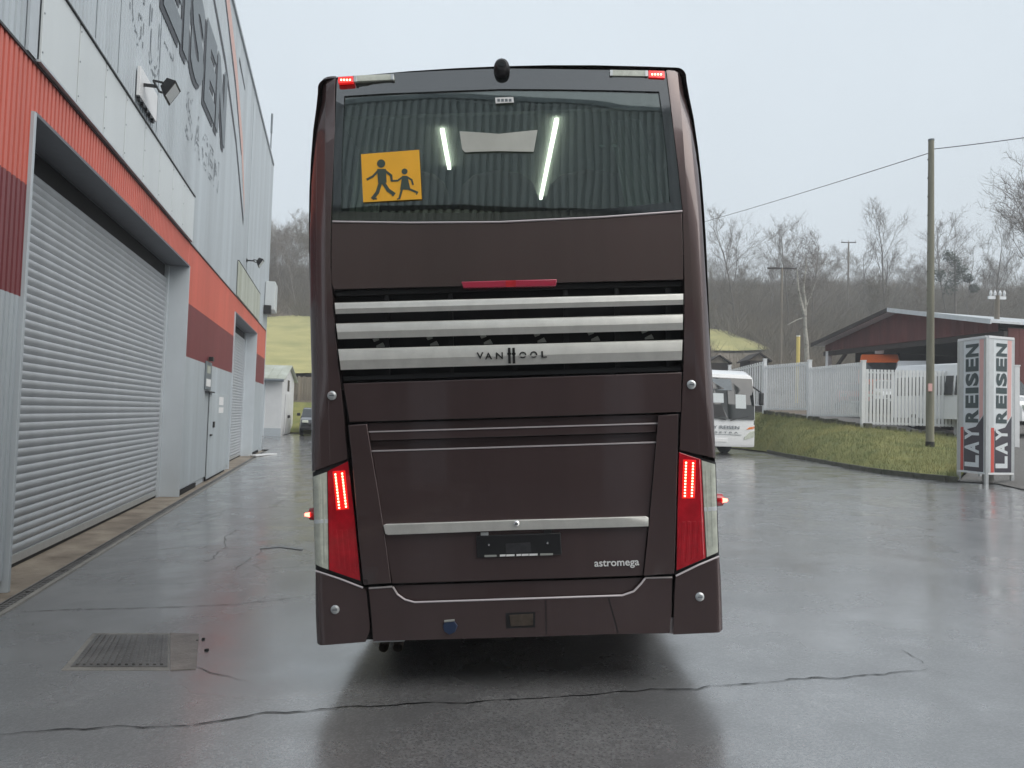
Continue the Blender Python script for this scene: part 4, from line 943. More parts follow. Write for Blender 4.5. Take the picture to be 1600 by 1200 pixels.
for i,p in enumerate(FB):
    q=MB(); q.box(p.x-.075,p.x+.075,p.y-.075,p.y+.075,p.z-.45,p.z+FH+.12); q.box(p.x-.09,p.x+.09,p.y-.09,p.y+.09,p.z+FH+.122,p.z+FH+.16)
    fpart(q,'post','white_paint')
# ================================================================ TIMBER CARPORT
PZ=2.5
gl=onY(1287,540,46); gr_=onY(1405,487,40); 
ge=Vector((2*gr_.x-gl.x,2*gr_.y-gl.y,gl.z)); gdir=(ge-gl); gdir.z=0; gw_=gdir.length; gdir.normalize(); back=Vector((-gdir.y,gdir.x,0)); 
if back.x<0: back=-back
cpm=frame2(Vector((gl.x,gl.y,PZ)),gdir,back,Vector((0,0,1)))
if gdir.cross(back).z<0: cpm=frame2(Vector((gl.x,gl.y,PZ)),gdir,-back,Vector((0,0,1))); BSG=-1
else: BSG=1
cp=empty('timber_carport',mat=cpm); tag(cp,'dark red timber carport with a shallow gable roof behind the white fence','carport')
EH=gl.z-PZ; RH=gr_.z-PZ; DEP=16*BSG
def yb(a): return a*BSG
def cbox(name,x0,x1,y0,y1,z0,z1,m,bev=0,parent=None):
    y0,y1=sorted((yb(y0),yb(y1))); return box(name,x0,x1,y0,y1,z0,z1,m,parent or cp,bev)
sl=(RH-EH)/(gw_/2)
for k,(xa,xb) in enumerate(((-.2,gw_/2),(gw_/2,gw_+.2))):
    za,zb=(EH-.2*sl,RH) if k==0 else (RH,EH-.2*sl)
    prism('roof_slope',[(xa,za),(xb,zb),(xb,zb+.10),(xa,za+.10)],1,yb(-.7),yb(16.5),'roof_sheet',cp)
    prism('barge_board',[(xa,za-.06),(xb,zb-.06),(xb,zb+.16),(xa,za+.16)],1,yb(-.76),yb(-.705),'wood_dark' if k==0 else 'roof_sheet',cp)  # right board paler: the light falling on it is put into its material
# gable boards
nb=46
for i in range(nb):
    x0=.15+(gw_-.3)*i/nb; x1=.15+(gw_-.3)*(i+1)/nb-.012; f=lambda x: min(EH+x*sl,EH+(gw_-x)*sl)-.03
    prism('gable_board',[(x0,EH-.35),(x1,EH-.35),(x1,f(x1)),(x0,f(x0))],1,yb(0),yb(.03+.012*(i%2)),'wood_red',cp)
cbox('tie_beam',-.1,gw_+.1,.06,.28,EH-.62,EH-.36,'wood_dark'); 
for y in (0,5,10,15.6):
    for x in (.12,gw_-.3): cbox('post',x,x+.24,y+.05,y+.3,0,EH-.36 if x>1 else EH-.1,'white_paint' if y==0 and x<1 else 'wood_dark')
for x,sg in ((.3,1),(gw_-.3,-1)):
    q=MB(); q.beam((x,yb(.17),EH-1.9),(x+sg*1.5,yb(.17),EH-.6),.14,.16); q.build('brace','wood_dark',cp)
cbox('rear_wall',0,gw_,15.8,15.9,0,EH+.2,'wood_dark'); 
for i in range(26):
    y0=.4+i*.6; cbox('side_board',gw_-.04,gw_+.02,y0,y0+.585,0.1,EH-.2,'wood_red')
cbox('left_wall',0,.05,2.2,15.7,0,EH-.2,'wood_dark'); cbox('ceiling',.1,gw_-.1,.4,15.7,EH-.2,EH-.14,'wood_dark')
# ================================================================ VEHICLES behind the fence
def vehicle(kind,name,loc,rz,mat_,label,group=None):
    o=empty(name,loc,(0,0,rz)); tag(o,label,'van' if 'van' in kind else 'car',group)
    if kind=='van': prof=[(0,.45),(.02,.85),(.15,1.15),(.95,1.35),(1.75,2.25),(2.3,2.62),(5.6,2.66),(5.75,2.4),(5.8,.5)]; W=.98
    else: prof=[(0,.38),(.03,.62),(.25,.82),(1.15,.95),(1.9,1.38),(2.5,1.46),(3.5,1.42),(4.0,1.0),(4.25,.92),(4.3,.4)]; W=.88
    top=max(p[1] for p in prof); belt=1.3 if kind=='van' else .92
    secs=[]
    for u_ in (-1,-.94,-.5,.5,.94,1):
        k=.0 if abs(u_)<.95 else .05
        s=[]
        for y,z in prof:
            x=u_*W*(1-.16*max(0,(z-belt)/(top-belt))*(abs(u_))); s.append((x,y+(k*1.2 if y<1 else -k*1.2 if y>4 else 0)+.12*(abs(u_)**3 if y<.5 else 0),z-(k if z>.6 else 0)))
        secs.append(s)
    loft('body',secs,mat_,o,angle=30)
    i0=[i for i,p in enumerate(prof) if p[1]>belt-.01][0] if kind!='van' else 3
    (ya,za),(yc,zc)=prof[3],prof[4]
    vs=[]; 
    for t_,wx in ((.06,.92),(.94,.86)):
        for sg in (-1,1): vs.append((sg*W*(wx if kind!='van' else wx-.02),ya+(yc-ya)*t_-.012,za+(zc-za)*t_+.012))
    mesh('windscreen',[vs[0],vs[1],vs[3],vs[2]],[(0,1,2,3)],'glass_side',o)
    for sg in (-1,1):
        z0,z1=(1.4,2.15) if kind=='van' else (.97,1.34); wx=lambda z: W*(1-.16*max(0,(z-belt)/(top-belt)))+.006
        for a,b in (((1.75,2.75),(2.85,4.1),(4.2,5.5)) if kind=='van' else ((1.75,2.6),(2.68,3.5))):
            mesh('side_window',[(sg*wx(z0),a-(.35 if a<2 else 0),z0),(sg*wx(z0),b,z0),(sg*wx(z1),b,z1),(sg*wx(z1),a+(.2 if a<2 else 0),z1)],[(0,1,2,3) if sg>0 else (3,2,1,0)],'glass_side',o)
        box('headlamp',sg*W*.72-.16,sg*W*.72+.16,.02,.2,.66 if kind!='van' else .82,.8 if kind!='van' else 1.02,'lens_clear',o,bevel=.03)
        box('mirror',sg*(W+.1)-.09,sg*(W+.1)+.09,1.45,1.55,1.0 if kind!='van' else 1.45,1.16 if kind!='van' else 1.75,'black',o,bevel=.03)
        for y in ((.95,4.6) if kind=='van' else (.85,3.45)): wheel_parts(o,sg*(W-.08),y,.33,.33,.2,sg)
    box('grille',-.42*W,.42*W,-.03 if kind!='van' else -.012,.06,.5,.66,'black',o,bevel=.01); box('bumper',-.9*W,.9*W,-.05,.12,.3,.46,'black',o,bevel=.03); box('number_plate',-.26,.26,-.06,-.05,.36,.45,'white_ink',o)
    return o
def vloc(px,Y): p=onY(px,600,Y); return (p.x,p.y,PZ+.02)
ov=vehicle('van','parked_van',vloc(1376,39.5),R(-24),'orange_car','orange van with a white roof beacon parked under the timber carport','vehicles behind the fence')
box('roof_beacon',-.2,.2,2.3,2.5,2.66,2.84,'white_ink',ov,bevel=.03); ov.scale=(1.12,1.1,1.2)
vehicle('van','parked_van',vloc(1436,37),R(-24),'white_car','white van parked under the carport beside the orange van','vehicles behind the fence')
vehicle('car','parked_car',vloc(1340,38),R(-20),'red_car','red car behind the slatted fence in front of the carport','vehicles behind the fence')
vehicle('car','parked_car',vloc(1398,34.5),R(-25),'white_car','white car close behind the slatted fence','vehicles behind the fence')
vr=onY(1600,640,27); vehicle('van','parked_van',(vr.x+.7,vr.y,1.62),R(20),'white_car','white van cut off by the right edge beside the advertising pylon','vehicles behind the fence')
# dark car left of the coach
cg=gpt(492,681); vehicle('car','parked_car',(cg.x+.12,cg.y,cg.z),R(15),'black_car','dark car half hidden behind the brown coach near the small shed')
# ================================================================ ADVERTISING PYLON
sp=[gpt(1498,752),gpt(1541,757.5),gpt(1581,757)]
py_=empty('advertising_pylon',sp[1]); tag(py_,'tall white and dark advertising pylon with vertical lettering at the yard edge','sign')
pinv=Matrix.Translation(-py_.location)
zt=[onY(x,y,p.y).z for (x,y),p in zip(((1498,531),(1541,526),(1581,529)),sp)]; zt=sum(zt)/3
zb0=[onY(x,y,p.y).z for (x,y),p in zip(((1498,735),(1541,740),(1581,737)),sp)]; zb0=sum(zb0)/3
def pp(mb,name,m,parent=None,bev=0):
    o=mb.build(name,m,None,bevel=bev); o.parent=parent or py_; 
    o.matrix_parent_inverse=pinv if parent is None else Matrix.Identity(4); return o
thirdp=Vector((sp[0].x+.75,sp[0].y+.35,sp[0].z))
for p in sp+[thirdp]:
    q=MB(); q.box(p.x-.035,p.x+.035,p.y-.035,p.y+.035,p.z-.1,zt-.003); pp(q,'post','alu')
q=MB(); q.tube([(sp[1].x+.35,sp[1].y+.5,sp[1].z-.1),(sp[1].x+.35,sp[1].y+.5,zb0+.3)],.13,12); pp(q,'concrete_foot','conc_grey')
for a,b in ((sp[0],sp[1]),(sp[1],sp[2])):
    d=(b-a); d.z=0; L=d.length; d.normalize(); nrm=Vector((d.y,-d.x,0))
    fm=frame2(Vector((a.x,a.y,zb0))-py_.location+nrm*.03,d,Vector((0,0,1)),nrm)
    pn=empty('panel'); pn.parent=py_; pn.matrix_local=fm; H_=zt-zb0
    def rect(name,x0,x1,y0,y1,z,m,th=.006): return mesh(name,boxv(x0,x1,y0,y1,z-th,z),BF,m,pn)
    rect('face',.045,L-.045,0,H_-.04,.0,'sign_white',.02)
    rect('frame_edge',.0,L,H_-.04,H_+.02,.02,'white_paint',.06); rect('frame_edge',.0,L,-.04,.0,.02,'white_paint',.06)
    rect('frame_edge',.03,.19,0,H_-.04,.004,'alu',.003)
    # dark lower field with slanted top
    x0,x1=.22,L-.06; ys0,ys1=.335*H_,.42*H_
    mesh('dark_field',[(x0,.01,.004),(x1,.01,.004),(x1,ys1,.004),(x0+(x1-x0)*.62,ys0,.004),(x0,ys0*.92,.004)],[(0,1,2,3,4)],'sign_dark',pn)
    mesh('red_stripe',[(.10,.01,.006),(.205,.01,.006),(.205,.33*H_,.006),(.10,.33*H_,.006)],[(0,1,2,3)],'sign_red',pn)
    mesh('pink_stripe',[(L-.20,ys1-.12,.003),(L-.08,ys1-.0,.003),(L-.06,H_-.06,.003),(L-.20,H_-.06,.003)],[(0,1,2,3)],'sign_pink',pn)
    def vt(txt,y0,y1,xa,xb,m):
        # letters turned to read upwards
        yy=y0; ws={'I':.45}; tot=sum(ws.get(c,1) for c in txt); gap=.012*H_
        un=(y1-y0-gap*(len(txt)-1))/tot
        for c in txt:
            w_=ws.get(c,1)*un
            me=text('letter',c,m,pn,frame2(Vector((xb,yy,.008)),Vector((0,1,0)),Vector((-1,0,0)),Vector((0,0,1))),w_,xb-xa,bold=.045,ext=.002); yy+=w_+gap
    vt('LAY',.035*H_,.325*H_,.25,L-.20,'sign_white'); vt('REISEN',.365*H_,.955*H_,.27,L-.23,'sign_ink')
# ================================================================ POLES AND WIRES
pb=onY(1453,703,25); pt=onY(1455,220,25)
up=empty('utility_pole',pb); tag(up,'tall weathered wooden utility pole standing on the grass bank','pole')
q=MB(); hgt=pt.z-pb.z; tilt=pt.x-pb.x
q.tube([(0,0,-.3),(tilt*.3,0,hgt*.3),(tilt*.7,0,hgt*.7),(tilt,0,hgt)],[.13,.122,.105,.09],12); q.build('shaft','wood',up,smooth=True)
q=MB(); q.tube([(0,0,-.05),(.001,0,.27)],.137,12); q.build('base_sleeve','black',up); q=MB(); q.tube([(tilt,0,hgt),(tilt,0,hgt+.05)],.1,12); q.build('cap','let_grey',up)
q=MB(); q.box(-.14,-.02,-.15,-.10,1.9,2.15); q.build('tag_plate','sign_pink',up)
for i in range(9): z=hgt*.45+i*.62; q=MB(); q.box(tilt*z/hgt-.115,tilt*z/hgt-.095,-.03,.03,z,z+.03); q.build('step_bolt','rust',up)
def wire(a,b,sag,label,r=.014,n=14):
    a,b=Vector(a),Vector(b); q=MB(); q.tube([a.lerp(b,i/n)-Vector((0,0,sag*4*(i/n)*(1-i/n))) for i in range(n+1)],r,5); o=q.build('overhead_wire','let_black'); tag(o,label,'wire'); return o
wA=onY(1452,239,25); wB=onY(1040,353,58); wE=wA+(wB-wA)*(76/33); wire(wA,wE,.5,'overhead wire sagging from the wooden pole towards the coach roof'); wire(onY(1458,233,25),onY(1760,190,22),.05,'overhead wire running from the wooden pole out of the right edge')
lp=onY(1557,640,37); lp2=onY(1557,462,37)
l2=empty('insulator_pole',(lp.x,lp.y,PZ)); tag(l2,'short grey pole with white insulators above the carport roof','pole')
q=MB(); q.tube([(0,0,-.1),(0,0,lp2.z-PZ)],[.14,.11],10); q.build('shaft','wood_grey',l2,smooth=True)
q=MB(); q.beam((-.42,0,lp2.z-PZ-.1),(.42,0,lp2.z-PZ-.1),.10,.14); q.build('crossarm','white_paint',l2)
for x in (-.3,-.1,.15,.35): q=MB(); q.tube([(x,0,lp2.z-PZ),(x,0,lp2.z-PZ+.12),(x,0,lp2.z-PZ+.26)],[.05,.07,.03],8); q.build('insulator','white_paint',l2)
def farpole(px,ytop,Y,arm,label,r=.13):
    t_=onY(px,ytop,Y); zg=hill(t_.x,t_.y); o=empty('power_pole',(t_.x,t_.y,zg)); tag(o,label,'pole'); h=t_.z-zg
    q=MB(); q.tube([(0,0,-.5),(0,0,h)],[r,r*.7],8); q.build('shaft','wood_grey',o); q=MB(); q.beam((-arm,0,h-.1),(arm,.0,h-.05),.12,.14); q.build('crossarm','wood_dark',o)
    for x in (-arm*.9,0,arm*.9): q=MB(); q.tube([(x,0,h),(x,0,h+.3)],.06,6); q.build('insulator','alu',o)
fo=empty('power_pole',(wE.x,wE.y,hill(wE.x,wE.y))); tag(fo,'plain wooden pole on the slope behind the coach where the overhead wire ends','pole')
q=MB(); q.tube([(0,0,-.5),(0,0,wE.z-fo.location.z+.4)],[.16,.11],8); q.build('shaft','wood_grey',fo); q=MB(); q.tube([(0,0,wE.z-fo.location.z+.4),(0,0,wE.z-fo.location.z+.48)],.13,8); q.build('cap','let_grey',fo)
farpole(1326,378,118,1.15,'distant power pole with a crossarm above the tree line',.16); farpole(1222,418,68,1.3,'nearer power pole with a dark crossarm among the hillside bushes')
# ================================================================ SHED, FENCE, HUTS, POST
kx=onY(438,682,40); zg=kx.z
sh=empty('garden_shed',(kx.x,kx.y,zg)); tag(sh,'small white shed with a pale gable roof beyond the end of the hall','shed')
WL,DL=5.2,4.2; skew=-.14; eh=onY(437,591,40).z-zg; rh=onY(447,573,42).z-zg
def sx(x,y): return (x+skew*y,y)
q=MB(); base=[sx(0,0),sx(-WL,0),sx(-WL,DL),sx(0,DL)]
vs=[(x,y,-.3) for x,y in base]+[(x,y,eh) for x,y in base]+[sx(0,DL/2)+(rh,),sx(-WL,DL/2)+(rh,)]
mesh('wall',vs,[(0,1,5,4),(2,3,7,6),(0,4,8,7,3),(1,2,6,9,5),(0,3,2,1)],'white_paint',sh,fix=True)
sl_=(rh-eh)/(DL/2)
for i in range(12):
    x1=.18-i*.47; x0=x1-.46
    for y0,y1,z0,z1 in ((-.3,DL/2,eh-.3*sl_,rh),(DL/2,DL+.3,rh,eh-.3*sl_)):
        vs=[]
        for x,y,z in ((x0,y0,z0),(x1,y0,z0),(x1,y1,z1),(x0,y1,z1)): a=sx(x,y); vs.append((a[0],a[1],z+.03))
        vs+=[(a,b,c+.05) for a,b,c in vs]; mesh('roof_sheet',vs,BF,'panel_old',sh,fix=True)
box('plinth',-WL,.01,-.03,-.002,-.3,.42,'frame_grey',sh); q=MB(); q.tube([(-.9,-.08,.0),(-.9,-.08,eh-.1)],.05,8); q.build('downpipe','frame_grey',sh); q=MB(); q.tube([(-WL,-.34,eh-.12),(.15,-.34,eh-.12)],.07,8); q.build('gutter','let_grey',sh)
for i,(y0,y1) in enumerate(((1.05,2.05),(2.1,3.1))):
    vs=[]
    for x,y,z in ((.02,y0,.1),(.02,y1,.1),(.02,y1,2.25),(.02,y0,2.25)): a=sx(x,y); vs.append((a[0],a[1],z))
    vs+=[(a+.03,b,c) for a,b,c in vs]; dd=mesh('door',vs,BF,'white_paint',sh,fix=True); hx=sx(.06,y1-.15 if i==0 else y0+.15); box('handle',hx[0],hx[0]+.06,hx[1]-.06,hx[1]+.06,.95,1.1,'black',dd)
vs=[sx(.012,1.7)+(2.4,),sx(.012,2.4)+(2.4,),sx(.012,2.4)+(3.0,),sx(.012,1.7)+(3.0,)]; mesh('window',vs,[(0,1,2,3)],'glass_side',sh)
fz=onY(455,622,48); wf=empty('board_fence',(fz.x,fz.y,fz.z-.2)); tag(wf,'weathered vertical board fence behind the small shed','fence')
hgt=onY(470,589,48).z-fz.z
for i in range(44):
    x=-2.2+i*.17; zz=hill(fz.x+x,48)-(fz.z-.2); box('board',x,x+.15,-.02+.012*(i%2),.0+.012*(i%2),.12,.2+hgt+random.uniform(-.04,.04),'wood_grey',wf)
for z in (.35,1.2): box('rail',-2.2,5.3,.014,.06,z,z+.08,'wood_grey',wf)
for x in (-2.1,-.05,.42,2.4,5): box('post',x,x+.1,-.14,-.024,-.3,.25+hgt,'wood_grey',wf)
def hut(px,py,Y,w,label):
    t_=onY(px,py,Y); zg=max(PZ-.1,hill(t_.x,t_.y)); o=empty('hut',(t_.x,t_.y,zg)); tag(o,label,'hut','small huts behind the fence'); h=t_.z-zg
    box('wall',-w*.8,w*.8,.2,2.4,-.2,h-.55,'wood_dark',o); prism('gable',[(-w*.8,h-.548),(w*.8,h-.548),(0,h-.08)],1,.2,.28,'wood_grey',o)
    for sg in (-1,1): prism('roof_slope',[(0,h-.08),(sg*w*1.05,h-.62),(sg*w*1.05,h-.52),(0,h)] ,1,0,2.6,'wood_dark',o)
hut(1188,550,50,.62*1.2,'small dark hut with a pointed gable roof above the fence line'); hut(1125,554,52,.8,'low dark hut roof just right of the coach above the white coach')
yp=onY(1247,549,56); o=empty('marker_post',(yp.x,yp.y,hill(yp.x,yp.y))); tag(o,'slim yellow marker post on the hillside beside the birch','post'); hp=onY(1247,526,56).z-hill(yp.x,yp.y); q=MB(); q.tube([(0,0,-.3),(0,0,hp)],.14,8); q.build('post','yellow',o); q=MB(); q.tube([(0,0,hp),(0,0,hp+.08)],.15,8); q.build('cap','white_ink',o)
# ================================================================ TREES
def bare_tree(seed,h,spread=1.0,levels=3,dens=1.0,lean=0,trunk_frac=.28,r0=None):
    rnd=random.Random(seed); wood=MB(); tw=MB(); r0=r0 or h*.0095
    def strip(p,d,l,w):
        # thin forked twig: flat strips with their own bend
        sd_=d.cross(Vector((rnd.gauss(0,1),rnd.gauss(0,1),rnd.gauss(0,1)))).normalized()*w; m=p+d*l*.55+Vector((rnd.gauss(0,.06),rnd.gauss(0,.06),rnd.gauss(0,.04)))*l; e=m+(d+Vector((rnd.gauss(0,.25),rnd.gauss(0,.25),.15)))*l*.45
        k=len(tw.v); tw.v+=[tuple(p-sd_),tuple(p+sd_),tuple(m+sd_*.7),tuple(m-sd_*.7),tuple(e)]; tw.f+=[(k,k+1,k+2,k+3),(k+3,k+2,k+4)]
        return m,e
    def grow(p,d,l,r,lev):
        n=4 if lev<2 else 3; pts=[p]; rad=[r]
        for i in range(n):
            d=(d+Vector((rnd.gauss(0,.09),rnd.gauss(0,.09),rnd.gauss(.05,.06)))).normalized(); p=p+d*l/n; pts.append(p); rad.append(r*(1-(.62 if lev else .75)*(i+1)/n))
        wood.tube(pts,rad,6 if lev==0 else 4 if lev==1 else 3,cap=False)
        nc=int((7 if lev==0 else 5)*dens)+rnd.randint(0,1)
        for i in range(nc):
            f=(trunk_frac+(1-trunk_frac)*(i+rnd.random())/nc) if lev==0 else .25+.75*(i+rnd.random())/nc
            f=min(.99,f); a=f*n; j=int(a); q_=pts[j].lerp(pts[min(n,j+1)],a-j); dd=(pts[min(n,j+1)]-pts[j]).normalized()
            az=rnd.uniform(0,6.28); sp_=rnd.uniform(.35,.8)*spread; o1=dd.orthogonal().normalized(); o1.rotate(Matrix.Rotation(az,3,dd)); nd=(dd*math.cos(sp_)+o1*math.sin(sp_)+Vector((0,0,.12))).normalized()
            ll=l*(.52-.36*f if lev==0 else .55)*rnd.uniform(.8,1.2)
            if lev+1<levels: grow(q_,nd,ll,rad[j]*.5,lev+1)
            else:
                m,e=strip(q_,nd,ll*1.0,h*.0011)
                for s in range(int(4*dens)):
                    qq=q_.lerp(m,rnd.random()) if s%2 else m.lerp(e,rnd.random()); o2=Vector((rnd.gauss(0,1),rnd.gauss(0,1),rnd.gauss(.3,.8))).normalized(); m2,e2=strip(qq,(nd*.6+o2*.7).normalized(),ll*.55,h*.0008)
                    for s2 in range(2): o3=Vector((rnd.gauss(0,1),rnd.gauss(0,1),rnd.gauss(.3,.8))).normalized(); strip(m2.lerp(e2,rnd.random()*.8),(nd*.5+o3*.7).normalized(),ll*.32,h*.0006)
        
    grow(Vector((0,0,-.3)),Vector((lean,0,1)).normalized(),h,r0,0)
    return wood,tw
VAR=[]
for sd_,(lv,sp_,tf) in enumerate(((3,1.0,.25),(3,.85,.35),(3,1.15,.22),(3,.75,.3))):
    w_,t_=bare_tree(40+sd_,10,sp_,lv,1.0,0,tf)
    VAR.append((w_,t_))
proto=[]
def tree(px,pytop,Y,var,label,birch=False,mats=('bark','twig'),zg=None,wid=1.0,group='bare trees on the hillside'):
    t_=onY(px,pytop,Y); zg=hill(t_.x,t_.y) if zg is None else zg; h=max(3,t_.z-zg)
    key=(var,mats)
    o=empty('bare_tree',(t_.x,t_.y,zg),(0,0,random.uniform(0,6.28))); o.scale=(h/10*wid,h/10*wid,h/10); tag(o,label,'tree',group)
    pr=[p for p in proto if p[0]==key]
    if not pr:
        a=VAR[var][0].build('trunk',mats[0],o,smooth=True,fix=False); b=VAR[var][1].build('crown',mats[1],o,fix=False); proto.append((key,a.data,b.data))
    else:
        for nm,me in (('trunk',pr[0][1]),('crown',pr[0][2])): c=bpy.data.objects.new(nm,me); col.objects.link(c); c.parent=o
    return o
tree(1150,352,105,0,'broad bare tree on the skyline just right of the coach',wid=1.15)
tree(1128,372,112,3,'thin bare tree hard against the coach on the skyline')
tree(1232,362,100,1,'bare tree on the skyline behind the dark crossarm',wid=1.05)
tree(1270,378,96,2,'spreading bare tree left of the distant power pole',wid=1.1)
tree(1205,385,108,3,'narrow bare tree between the two broad skyline trees')
tree(1383,352,112,3,'slender bare tree standing alone on the skyline left of the wooden pole',wid=1.1)
tree(1476,358,110,1,'bare tree on the skyline just right of the wooden pole',wid=1.1)
tree(1352,395,118,2,'low bushy bare tree right of the distant power pole',wid=1.1)
tree(1540,375,100,3,'thin leaning bare tree left of the big tree at the right edge')
tree(1518,395,104,0,'small bare tree between the pole and the big right-hand tree',wid=1.2)
tree(1425,398,116,0,'low bare tree immediately left of the wooden pole top half',wid=1.15)
tree(440,366,118,1,'bare tree on the wooded slope beside the far hall corner',wid=1.2)
tree(468,380,112,0,'bare tree on the wooded slope next to the left edge of the coach',wid=1.05)
tree(425,378,125,3,'thin bare tree partly hidden by the hall corner')
w_,t_=bare_tree(99,18,1.05,3,1.35,0,.2,r0=.3); VAR.append((w_,t_))
bt=onY(1640,290,62); o=empty('bare_tree',(bt.x,bt.y,hill(bt.x,bt.y)-.3)); k_=(bt.z-o.location.z)/18; o.scale=(k_*.95,k_*.95,k_); tag(o,'big dark bare tree at the right edge of the picture','tree','bare trees on the hillside'); w_.build('trunk','bark',o,smooth=True,fix=False); t_.build('crown','twig',o,fix=False)
# birch with a pale forked trunk
bb=onY(1263,580,57); zg=hill(bb.x,bb.y); o=empty('birch_tree',(bb.x,bb.y,zg)); tag(o,'pale birch with a forked trunk on the slope above the white fence','tree')
def Lp(x,y): p=onY(x,y,57); return (p.x-bb.x,(x*7%5)*.05,p.z-zg)
q=MB(); q.tube([(0,0,-.3),Lp(1261,540),Lp(1259,510),Lp(1258,492)],[.22,.17,.14,.12],9,cap=False); q.tube([Lp(1258,494),Lp(1253,475),Lp(1249,455),Lp(1245,420)],[.14,.11,.08,.03],7); q.tube([Lp(1258,494),Lp(1259,470),Lp(1257,450),Lp(1262,405)],[.15,.12,.09,.03],7); q.tube([Lp(1257,496),Lp(1245,500),Lp(1230,508)],[.06,.05,.02],5); q.tube([Lp(1260,478),Lp(1266,466),Lp(1275,440)],[.05,.04,.02],5)
q.build('trunk','birch',o,smooth=True); 
q=MB(); rnd=random.Random(5)
for i in range(700):
    p=Vector(Lp(1256+rnd.gauss(0,12),430+rnd.gauss(0,28))); p.y+=rnd.gauss(0,.7); d=Vector((rnd.gauss(0,1),rnd.gauss(0,1),rnd.gauss(.2,.7))).normalized()*rnd.uniform(.3,1); s=d.cross(Vector((0,1,.3))).normalized()*.008; k=len(q.v); q.v+=[tuple(p-s),tuple(p+s),tuple(p+d)]; q.f.append((k,k+1,k+2))
q.build('crown','twig',o,fix=False)
# ivy-clad dark crown
iv=onY(1492,392,90); zg=hill(iv.x,iv.y); o=empty('ivy_tree',(iv.x,iv.y,zg)); tag(o,'dark green ivy-covered tree top right of the wooden pole','tree')
h=iv.z-zg; q=MB(); q.tube([(0,0,-.3),(.1,0,h*.5),(0,0,h)],[.2,.15,.04],6); q.build('trunk','bark',o)
q=MB(); cl=[(-.8,h-.6,.7),(.1,h-1.3,.7),(.8,h-2.2,.7),(1.6,h-3.2,.6),(-1.9,h-3,.8),(-2.8,h-2.6,.5),(.2,h-3,1.0),(2.3,h-4.4,.6),(-.6,h-4.4,1.0)]
for i in range(2600):
    c=rnd.choice(cl); d=Vector((rnd.gauss(0,1),rnd.gauss(0,1),rnd.gauss(0,1))); d=d.normalized()*c[2]*rnd.random()**.4; p=Vector((c[0],0,c[1]))+d
    a=Vector((rnd.gauss(0,1),rnd.gauss(0,1),rnd.gauss(0,1))).normalized()*.11; b=a.orthogonal().normalized()*.09; k=len(q.v); q.v+=[tuple(p-a),tuple(p+b),tuple(p+a),tuple(p-b)]; q.f.append((k,k+1,k+2,k+3))
q.build('crown','ivy',o,fix=False)
# distant wood and undergrowth read as one mass
rnd=random.Random(11)
q=MB(); 
import bisect
base_t=np.array(VAR[3][1].v); base_f=VAR[3][1].f; base_t2=np.array(VAR[0][1].v); base_f2=VAR[0][1].f
AV=[];AF=[];kk_=0
def addtree(x,y,h,var):
    global kk_
    bv,bf=(base_t,base_f) if var else (base_t2,base_f2)
    a=rnd.uniform(0,6.28); s=h/10; c_,s_=math.cos(a)*s*1.25,math.sin(a)*s*1.25
    v=np.empty_like(bv); v[:,0]=bv[:,0]*c_-bv[:,1]*s_+x; v[:,1]=bv[:,0]*s_+bv[:,1]*c_+y; v[:,2]=bv[:,2]*s+hill(x,y)-h*.12
    AV.append(v); AF.extend([tuple(i+kk_ for i in f) for f in bf]); kk_+=len(bv)
for i in range(280):
    y=rnd.uniform(92,160); 
    rr_=rnd.random(); x=-y*rnd.uniform(.24,.36) if rr_<.17 else y*rnd.uniform(.22,.72) if rr_<.7 else y*rnd.uniform(-.25,.23)
    if x<y*.2 and y<114: continue
    addtree(x,y,rnd.uniform(4,8.5) if x>0 else rnd.uniform(7,13),rnd.random()<.5)
V=np.concatenate(AV); o=mesh('distant_wood',V.tolist(),AF,'brush'); tag(o,'brown leafless wood covering the far hillside','wood',kind='stuff')
q=MB()
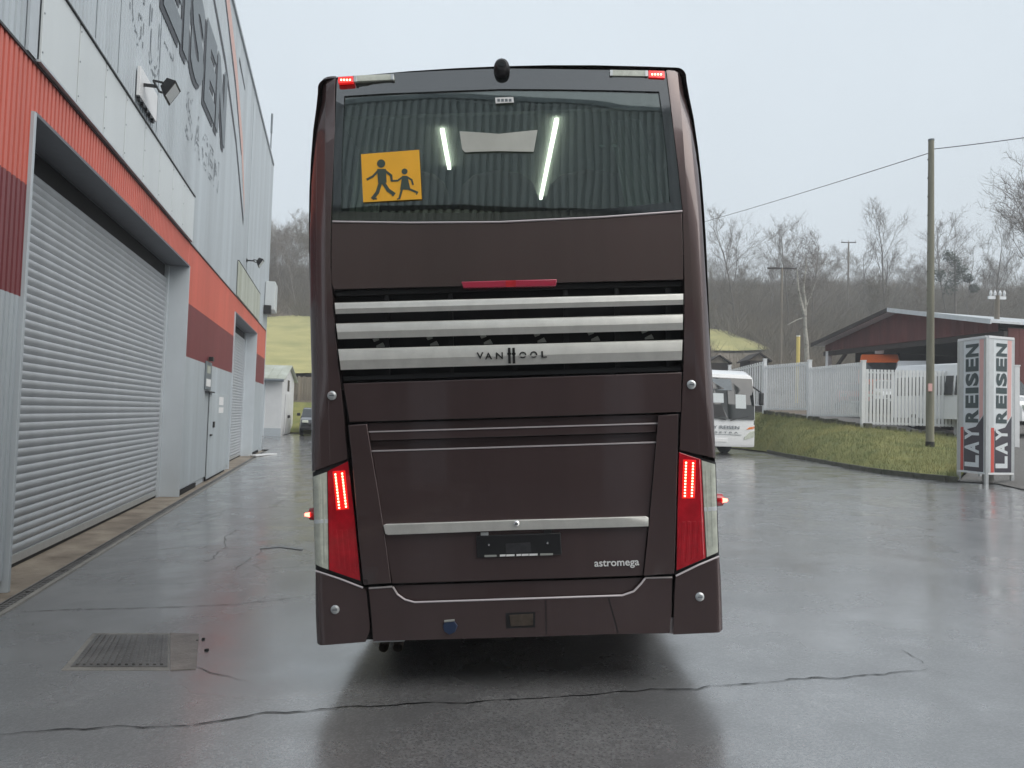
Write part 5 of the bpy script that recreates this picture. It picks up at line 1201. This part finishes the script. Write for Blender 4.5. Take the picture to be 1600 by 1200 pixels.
def inmead(x,y):
    P=[(p.x,p.y) for p in mead]; c=False
    for i in range(len(P)):
        (xa,ya),(xb,yb_)=P[i],P[i-1]
        if (ya>y)!=(yb_>y) and x<(xb-xa)*(y-ya)/(yb_-ya)+xa: c=not c
    return c
nbush=0
while nbush<3300:
    y=rnd.uniform(54,150)
    rr_=rnd.random(); x=y*rnd.uniform(.22,.75) if rr_<.63 else -y*rnd.uniform(.23,.37) if rr_<.79 else y*rnd.uniform(-.25,.23)
    if inmead(x,y): continue
    if x<y*.2 and y<104: continue
    if x>14 and y<60: continue
    if y*.2<x<y*.345 and y<92 and rnd.random()<.9: continue
    nbush+=1; h=rnd.uniform(1.2,3.6)*(1.25 if y>85 else .8)*(.5 if y<66 else 1); zg=hill(x,y)-.2
    for s in range(46):
        b=Vector((x+rnd.gauss(0,.5)*h*.5,y+rnd.gauss(0,.5)*h*.5,zg)); e=b+Vector((rnd.gauss(0,.5)*h,rnd.gauss(0,.5)*h,h*rnd.uniform(.35,1.15))); sd_=(e-b).cross(Vector((0,1,0))).normalized()*.02*rnd.uniform(.6,1.6); m=b.lerp(e,.5)+Vector((rnd.gauss(0,.15),rnd.gauss(0,.15),0)); k=len(q.v)
        q.v+=[tuple(b-sd_),tuple(b+sd_),tuple(m+sd_*.8),tuple(m-sd_*.8),tuple(e)]; q.f+=[(k,k+1,k+2,k+3),(k+3,k+2,k+4)]
o=q.build('undergrowth','brush',fix=False); tag(o,'brown brambles and bare bushes covering the slope above the fence','undergrowth',kind='stuff')
# ================================================================ HAZE
HZ=True
if HZ:
    hz=mesh('haze',boxv(-230,230,-40,330,-2.6,56),BF,'dark'); tag(hz,'thin drizzle haze lying over the yard and the hillside','haze',kind='stuff')
    m=bpy.data.materials.new('drizzle_haze'); m.use_nodes=True; t=m.node_tree; t.nodes.clear(); oo=t.nodes.new('ShaderNodeOutputMaterial'); pv=t.nodes.new('ShaderNodeVolumePrincipled'); pv.inputs['Color'].default_value=(.93,.96,1,1); pv.inputs['Density'].default_value=.0021; t.links.new(pv.outputs[0],oo.inputs['Volume']); hz.data.materials.clear(); hz.data.materials.append(m)
